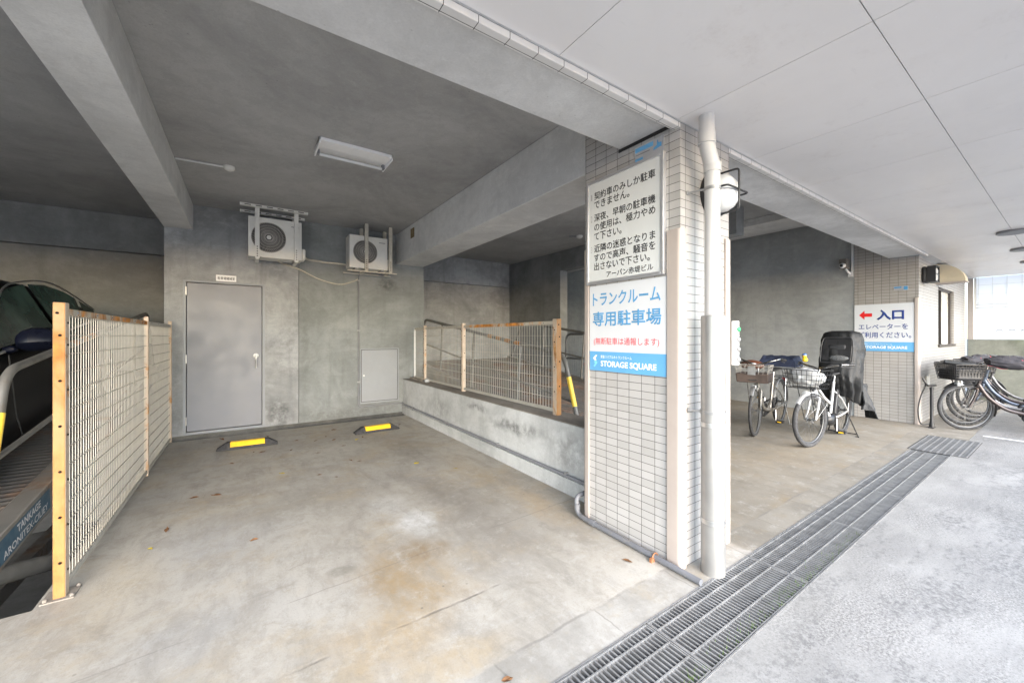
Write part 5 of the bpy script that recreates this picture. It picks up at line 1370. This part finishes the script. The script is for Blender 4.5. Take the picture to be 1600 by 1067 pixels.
    if bars == 'city': bp = [(top[0], 0, top[2]), (top[0] + .06, .05, top[2] + .01), (top[0] + .05, .17, top[2] + .05), (top[0] - .04, .25, top[2] + .075), (top[0] - .20, .285, top[2] + .055)]
    else: bp = [(top[0], 0, top[2]), (top[0] + .02, .10, top[2] + .03), (top[0] - .01, .22, top[2] + .06), (top[0] - .13, .29, top[2] + .06)]
    for s in (1, -1): m_.tube(smoothline([(p_[0], p_[1] * s, p_[2]) for p_ in bp], 5), .0115, 10)
    hb = m_.build('handlebar', M['chrome'], t)
    for s in (1, -1):
        e, e0 = bp[-1], bp[-2]
        m_ = MB(); m_.M = A; a = Vector((e[0], e[1] * s, e[2])); b_ = Vector((e0[0], e0[1] * s, e0[2])); d_ = (a - b_).normalized()
        m_.cyl(a + d_ * .01, a - d_ * .11, .0165, 12); m_.tube([a - d_ * .13, a - d_ * .11 + Vector((.05, 0, -.02)), a + Vector((.05, 0, -.03))], .006, 6); m_.cbox(a - d_ * .135, (.035, .03, .035)); m_.build('grip', M['black'], hb)
    m_ = MB(); m_.M = A
    for s in (1, -1): m_.tube(smoothline([(bp[-2][0], bp[-2][1] * s, bp[-2][2]), (top[0] + .14, s * .16, top[2] + .05), (top[0] + .12, s * .03, top[2] - .08), (hx, .0, Rw + .40)], 5), .003, 5)
    m_.build('brake_cable', M['black'], t)
    # saddle
    m_ = MB(); m_.cyl(st_top, (-.265, 0, .82), .0125, 10); m_.build('seat_post', M['chrome'], t)
    m_ = MB(); sx = -.28
    rings = []
    for (dx, wv, zz_) in ((.14, .015, .845), (.12, .03, .865), (.02, .05, .875), (-.06, .095, .885), (-.11, .105, .89), (-.135, .06, .875)):
        rings.append([(sx + dx, -wv, zz_ - .04), (sx + dx, -wv * .95, zz_ - .005), (sx + dx, 0, zz_), (sx + dx, wv * .95, zz_ - .005), (sx + dx, wv, zz_ - .04)])
    m_.loft(rings); m_.build('saddle', M['black'], t, subsurf=1)
    # crank, chain case, pedals
    m_ = MB(); m_.cyl((bb[0], -.055, bb[2]), (bb[0], -.062, bb[2]), .085, 24)
    m_.tube(smoothline([(bb[0] + .11, -.058, bb[2]), (bb[0] + .06, -.058, bb[2] + .095), (xr, -.058, Rw + .05), (xr - .05, -.058, Rw), (xr, -.058, Rw - .05), (bb[0] + .06, -.058, bb[2] - .095), (bb[0] + .11, -.058, bb[2])], 5), .014, 8)
    m_.build('chain_case', M['black'], t)
    for s in (1, -1):
        m_ = MB(); e = (bb[0] + s * .05, s * .085, bb[2] - s * .155)
        m_.tube([(bb[0], s * .07, bb[2]), e], .009, 8); cr = m_.build('crank', M['chrome'], t)
        m_ = MB(); m_.cbox((e[0], e[1] + s * .055, e[2]), (.085, .085, .024)); pd = m_.build('pedal', M['black'], cr)
        m_ = MB(); m_.cbox((e[0] + .044, e[1] + s * .055, e[2]), (.004, .05, .014)); m_.build('reflector', M['yellow'], pd)
    # stand
    m_ = MB()
    if stand == 'side': m_.tube([(xr + .02, .07, Rw - .03), (xr + .0, .13, .01), (xr - .03, .14, .006)], .008, 8)
    else:
        for s in (1, -1): m_.tube([(xr + .05, s * .07, Rw - .02), (xr - .02, s * .16, .012), (xr + .10, s * .20, .008)], .008, 8)
        m_.cyl((xr - .02, -.16, .02), (xr - .02, .16, .02), .007, 8)
    m_.build('kickstand', M['galv'] if stand == 'side' else M['black_metal'], t)
    if rear in ('rack', 'basket'):
        m_ = MB(); z_ = Rw + .385
        m_.tube(bend([(-.22, -.05, z_ - .02), (-.32, -.065, z_), (xr - .22, -.065, z_), (xr - .22, .065, z_), (-.32, .065, z_), (-.22, .05, z_ - .02)], .03, 3), .006, 8)
        for x_ in (-.4, -.52, -.64): m_.cyl((x_, -.065, z_), (x_, .065, z_), .004, 6)
        for s in (1, -1): m_.tube([(xr, s * .068, Rw), (xr - .06, s * .066, z_)], .005, 6)
        m_.build('rear_rack', M['chrome'], t)
        if rear == 'basket':
            m_ = MB(); wire_basket(m_, xr - .27, xr + .16, .20, z_ + .005, z_ + .23); m_.build('rear_basket', M['galv'], t)
    m_ = MB(); m_.box(xr - .235, xr - .225, -.025, .025, Rw + .30, Rw + .35); m_.build('rear_reflector', M['red_lens'], t)
    # front basket
    bz0, bz1 = Rw + .40, Rw + .62
    if basket:
        m_ = MB(); m_.M = A
        if basket == 'wire': wire_basket(m_, hx + .02, hx + .34, .20, bz0, bz1)
        elif basket == 'brown': wire_basket(m_, hx + .02, hx + .34, .195, bz0, bz1)
        else: wire_basket(m_, hx + .02, hx + .36, .20, bz0, bz1, nx=9, ny=12, nz=6, r_=.0045)
        bk = m_.build('front_basket', M['black_metal'] if basket != 'brown' else M['guard_wire'], t)
        if basket == 'brown':
            m_ = MB(); m_.M = A
            def q(z0_, z1_, e): return [[(hx + .03 - e, -.178 - e, z0_), (hx + .33 + e, -.178 - e, z0_), (hx + .33 + e, .178 + e, z0_), (hx + .03 - e, .178 + e, z0_)], [(hx + .02 - e, -.19 - e, z1_), (hx + .34 + e, -.19 - e, z1_), (hx + .34 + e, .19 + e, z1_), (hx + .02 - e, .19 + e, z1_)]]
            m_.loft(q(bz0 - .006, bz0 + .115, .002)); m_.build('basket_liner', M['brown'], bk, bevel=.012)
            m_ = MB(); m_.M = A; m_.box(hx + .344, hx + .349, -.035, .06, bz0 + .03, bz0 + .04); m_.build('badge', M['chrome'], bk)
            m_ = MB(); m_.M = A; m_.box(hx + .343, hx + .355, -.045, .045, bz0 + .10, bz1 - .01); m_.build('lock_plate', M['galv'], bk)
        if basket == 'black':
            m_ = MB(); m_.M = A; m_.box(hx + .04, hx + .33, -.17, .17, bz0 + .006, bz0 + .17); m_.build('basket_liner', M['black'], bk, bevel=.02)
        m_ = MB(); m_.M = A
        m_.cyl((hx + .1, 0, bz0 - .004), (hx + .02, 0, Rw + .31), .006, 8); m_.cyl((hx + .24, -.07, bz0 - .003), (xf, -.062, Rw), .0045, 6); m_.cyl((hx + .24, .07, bz0 - .003), (xf, .062, Rw), .0045, 6)
        m_.build('basket_stay', M['black_metal'] if basket != 'brown' else M['chrome'], bk)
    m_ = MB(); m_.M = A; m_.lathe([(.012, -.05), (.03, -.01), (.034, .03), (.028, .042), (.0, .046)], (hx + .19, 0, bz0 - .07), 'X', 18); m_.build('headlight', M['lamp_glass'], t)
    if battery:
        m_ = MB(); m_.M = Matrix.Translation((-.235, 0, .48)) @ Matrix.Rotation(R(-18), 4, 'Y'); m_.box(-.035, .035, -.045, .045, -.17, .17); m_.build('battery', M['black'], t, bevel=.012)
        m_ = MB(); m_.sphere((bb[0] - .02, 0, bb[2] - .02), (.13, .06, .085), 14, 9); m_.build('motor', M['black_metal'], t)
    return t, A, hx, xf, xr, bz0, bz1

PI = math.pi
# grey city bike by the wall
gx, gy = 6.30, 2.59
bk1 = bicycle('silver city bicycle with a brown front basket, standing by the grey wall', (gx, gy, 0), PI + R(7), 'bike_silver', .345, .019, R(6), 1.15, basket='brown', rear='basket', stand='side')
from mathutils import noise as mnoise
m_ = MB(); rings = []
for i in range(22):
    q = i / 21; x_ = -.86 + q * .46; ring = []
    e_ = .55 + .45 * min(1, 5 * min(q, 1 - q))
    for j in range(26):
        a = PI * j / 25; y_ = -.235 * math.cos(a); zz_ = .93 + e_ * (.085 * min(1, math.sin(a) * 2.2))
        n_ = mnoise.noise((x_ * 11, a * 2.6, 3)) * .022 + mnoise.noise((x_ * 24, a * 6, 8)) * .010
        ring.append((x_ + n_ * .4, y_, zz_ + n_ + (-.07 if j in (0, 25) else 0)))
    rings.append(ring)
m_.loft(rings, cap=True)
o = m_.build('basket_cover', M['navy']); o.location = (gx, gy, .03); o.rotation_euler = (0, 0, PI + R(7)); tag(o, 'navy rain cover over the rear basket of the silver bicycle', 'basket cover')
m_ = MB(); m_.sphere((gx - .36, gy + .06, .80 + .15), (.09, .17, .07), 14, 8)
tag(m_.build('bag', M['brown_leather'], subsurf=1), 'brown leather bag in the front basket of the silver bicycle', 'bag')

# white electric bike with child seat and cover
wx, wy = 6.28, 1.88
bk2 = bicycle('white electric bicycle with a child seat under a black rain cover', (wx, wy, 0), PI + R(1), 'bike_white', .33, .027, R(-11), 1.16, tyre='grey_rubber', basket='wire', rear='rack', fender='bike_white', stand='double', battery=True, u_frame=False, bars='flat')
t, A, hx, xf, xr, bz0, bz1 = bk2
# child seat and cover (parts of the bicycle's rear load)
def rr_ring(z, cx_, cy_, sx, sy, n=24, p=3.2, seed=0, amp=.0):
    out = []
    rn = random.Random(seed)
    for i in range(n):
        a = 2 * PI * i / n; c_, s_ = math.cos(a), math.sin(a)
        k_ = (abs(c_) ** p + abs(s_) ** p) ** (-1 / p)
        k_ *= 1 + amp * math.sin(3 * a + seed * 2.1) + amp * rn.uniform(-.6, .6)
        out.append((cx_ + sx * k_ * c_, cy_ + sy * k_ * s_, z))
    return out
from mathutils import noise as mnoise
lv = [(.47, -.56, 0, .17, .20), (.58, -.55, 0, .21, .215), (.70, -.53, 0, .235, .222), (.82, -.525, 0, .235, .226), (.95, -.53, 0, .225, .23), (1.08, -.54, 0, .205, .23), (1.22, -.56, 0, .18, .226), (1.32, -.575, 0, .165, .215), (1.395, -.585, 0, .15, .195), (1.425, -.59, 0, .12, .15), (1.435, -.59, 0, .04, .06)]
def lerp_lv(z):
    for i in range(len(lv) - 1):
        if lv[i][0] <= z <= lv[i + 1][0]:
            q = (z - lv[i][0]) / (lv[i + 1][0] - lv[i][0]); return [lv[i][j] * (1 - q) + lv[i + 1][j] * q for j in range(5)]
    return list(lv[-1])
def folded(zs, n, p, fold, cxo=0.):
    rings = []
    for z in zs:
        _, cx_, cy_, sx, sy = lerp_lv(z); ring = []
        for i in range(n):
            a = 2 * PI * i / n; c_, s_ = math.cos(a), math.sin(a)
            k_ = (abs(c_) ** p + abs(s_) ** p) ** (-1 / p)
            low = max(0., min(1., (1.15 - z) / .5))
            f_ = mnoise.noise((c_ * 2.2 + 3, s_ * 2.2, z * 2.2)) * .13 + mnoise.noise((c_ * 6 + 2, s_ * 6, z * 1.4)) * .12 * (.3 + low) + mnoise.noise((c_ * 5, s_ * 5, z * 9)) * .06
            f_ += .03 * max(0, 1 - abs((z - 1.18) / .02)) + .018 * math.sin(z * 46 + a * 2) * (1 - low) * .6
            ring.append((cx_ + sx * k_ * c_ * (1 + f_), cy_ + sy * k_ * s_ * (1 + f_), z + .06 * low * low * math.sin(a * 2 + 1) + .02 * low * math.sin(a * 5)))
        rings.append(ring)
    return rings
m_ = MB(); zs = [.47 + i * (1.43 - .47) / 44 for i in range(45)]
m_.loft(folded(zs, 72, 3.0, 1.))
cv = m_.build('rain_cover', M['cover_black'], t)
m_ = MB()  # dark front opening, clear window below
m_.add([(-.312, -.15, 1.03), (-.312, .15, 1.03), (-.362, .155, 1.20), (-.396, .14, 1.315), (-.396, -.14, 1.315), (-.362, -.155, 1.20)], [(0, 1, 2, 3, 4, 5)])
m_.build('window_opening', M['black'], cv)
m_ = MB(); m_.tube(bend([(-.312, -.17, 1.0), (-.360, -.175, 1.2), (-.398, -.155, 1.335), (-.398, .155, 1.335), (-.360, .175, 1.2), (-.312, .17, 1.0), (-.300, .0, .99), (-.312, -.17, 1.0)], .04, 4), .009, 8); m_.build('piping', M['cover_side'], cv)
m_ = MB(); m_.box(-.40, -.355, -.09, .10, 1.08, 1.24); m_.build('headrest', M['cover_side'], cv, bevel=.02)
m_ = MB(); m_.sphere((-.318, .03, 1.06), (.02, .11, .04), 12, 8); m_.build('vinyl_fold', M['vinyl'], cv)
m_ = MB()   # loose skirt hanging down on the off side
rings = []
for i in range(16):
    q = i / 15; z = .70 - q * .42; ring = []
    for j in range(20):
        u = j / 19; f_ = .03 * math.sin(u * 15 + q * 3) * (.4 + q) + .02 * mnoise.noise((u * 4, q * 5, 2))
        ring.append((-.56 - .26 * u + .07 * q * (1 - u), .20 + .10 * q * math.sin(u * PI) + f_ + .04 * q, z - .05 * u * q + (.10 * q if u < .3 else 0)))
    back = [(p_[0], p_[1] - .012, p_[2]) for p_ in reversed(ring)]
    rings.append(ring + back)
m_.loft(rings); m_.build('loose_skirt', M['cover_black'], cv)
m_ = MB(); m_.box(-.60, -.56, -.15, .15, .80, 1.25); m_.box(-.60, -.40, -.15, .15, .80, .86); m_.build('child_seat', M['black'], t, bevel=.03)
# bag in front basket
m_ = MB()
m_.sphere((0, 0, 0), (.15, .18, .105), 40, 26)
for i, v_ in enumerate(m_.v):
    k_ = 1 + .22 * mnoise.noise((v_[0] * 9, v_[1] * 9, v_[2] * 9)) + .14 * mnoise.noise((v_[0] * 22, v_[1] * 22, v_[2] * 22 + 5)); m_.v[i] = (v_[0] * k_, v_[1] * k_, v_[2] * k_ * 1.05)
o = m_.build('plastic_bag', M['bag_white'])
pos = t.matrix_basis @ (A @ Vector((hx + .18, 0, bz0 + .13)))
o.location = Vector((wx, wy, 0)) + Matrix.Rotation(PI + R(1), 3, 'Z') @ (A @ Vector((hx + .18, 0, bz0 + .13)))
tag(o, 'bulging white plastic bag in the basket of the white bicycle', 'bag')
# duck-shaped bell
d_ = thing('rubber_duck', 'yellow rubber duck with a blue cap on the white bicycle handlebar', 'toy', Vector((wx, wy, 0)) + Matrix.Rotation(PI + R(1), 3, 'Z') @ (A @ Vector((hx - .09, -.17, .33 + .695))), (0, 0, PI), world=False)
m_ = MB(); m_.sphere((0, 0, .03), (.038, .03, .03), 14, 9); m_.sphere((.018, 0, .075), (.026, .026, .026), 14, 9); m_.build('body', M['duck'], d_)
m_ = MB(); m_.sphere((.016, 0, .092), (.027, .027, .016), 14, 8); m_.build('cap', M['blue_cap'], d_)
m_ = MB(); m_.sphere((.046, 0, .072), (.012, .012, .005), 10, 6); m_.build('beak', M['copper'], d_)

# bicycles at the right edge, parked side by side with their front wheels to the tiled wall
hd = R(106)
def place(k_): return (8.63 + .157 + k_[0], .967 - .548 + k_[1], 0)
b3 = bicycle('dark brown bicycle with a black front basket, first in the row by the tiled wall', place((0, 0)), hd, 'bike_dark', .33, .019, R(25), 1.14, basket='black', rear='rack', fender='black_metal', group='bicycles parked in a row by the tiled wall', battery=True)
b4 = bicycle('grey bicycle just behind the brown one, its bars under dark mitts', place((.46, .06)), hd, 'bike_grey', .33, .019, R(28), 1.14, basket='black', rear='rack', fender='black_metal', group='bicycles parked in a row by the tiled wall', battery=True)
b5 = bicycle('blue-black bicycle third along in the row', place((.92, .03)), hd, 'bike_steelblue', .33, .02, R(24), 1.14, basket='wire', rear='rack', fender='black_metal', group='bicycles parked in a row by the tiled wall')
b6 = bicycle('dark bicycle with a wire rear basket near the end of the row', place((1.40, .06)), hd, 'bike_dark', .33, .019, R(26), 1.14, basket='wire', rear='basket', fender='black_metal', group='bicycles parked in a row by the tiled wall')
b7 = bicycle('brown-grey bicycle with a black basket, last of the row', place((1.9, .04)), hd, 'bike_grey', .33, .019, R(22), 1.14, basket='black', rear='rack', fender='black_metal', group='bicycles parked in a row by the tiled wall')
def mitts(b_, lab_):
    t, A, hx, xf, xr, bz0, bz1 = b_
    Mx = Matrix.Rotation(hd, 3, 'Z'); L0 = Vector(t.location)
    for s, sd_ in ((1, 'inner'), (-1, 'outer')):
        m_ = MB(); m_.M = A
        rings = []
        for i in range(16):
            q = .36 * i / 15; w_ = min(1, .62 + q * 2.2) * (1 if q < .3 else 1 - (q - .3) * 3); ra, rb = .078 * w_, .066 * w_
            cx_ = hx + .0 - q * .80; cy_ = s * (.18 + q * .33); cz = .33 + .665 - q * .10
            rings.append([(cx_ + .012 * mnoise.noise((j * .7, q * 16, s)), cy_ + (ra + .022 * mnoise.noise((math.cos(2 * PI * j / 24) * 2, q * 13, math.sin(2 * PI * j / 24) * 2 + s * 5))) * math.cos(2 * PI * j / 24), cz + (rb + .020 * mnoise.noise((math.cos(2 * PI * j / 24) * 2 + 7, q * 13, math.sin(2 * PI * j / 24) * 2))) * math.sin(2 * PI * j / 24)) for j in range(24)])
        m_.loft(rings); o = m_.build('bar_mitt', M['mitt'])
        o.location = L0; o.rotation_euler = (0, 0, hd); tag(o, lab_ % sd_, 'bar mitt')
        m_ = MB(); m_.M = A; m_.tube([Vector(p_) for p_ in rings[-1]], .006, 6, closed=True); m_.tube([Vector(r__[17]) for r__ in rings], .005, 6)
        m_.build('piping', M['pinkred'], o)
mitts(b3, 'dark padded mitt with red piping on the %s grip of the brown bicycle')
mitts(b4, 'dark padded mitt with red piping on the %s grip of the grey bicycle')
mitts(b6, 'dark mitt with red piping on the %s grip of the bicycle with a rear basket')
mitts(b5, 'dark padded mitt with red piping on the %s grip of the blue-black bicycle')
m_ = MB(); m_.box(-.16, .16, -.14, .14, 0, .05); m_.box(-.15, -.02, -.13, .12, .05, .075)
o = m_.build('folded_umbrella_bag', M['black'], bevel=.015); t = b3[0]
o.location = Vector(t.location) + Matrix.Rotation(hd, 3, 'Z') @ Vector((b3[2] + .19, 0, .33 + .60)); o.rotation_euler = (R(5), R(-8), hd)
tag(o, 'black folded bag on top of the brown bicycle basket', 'bag')
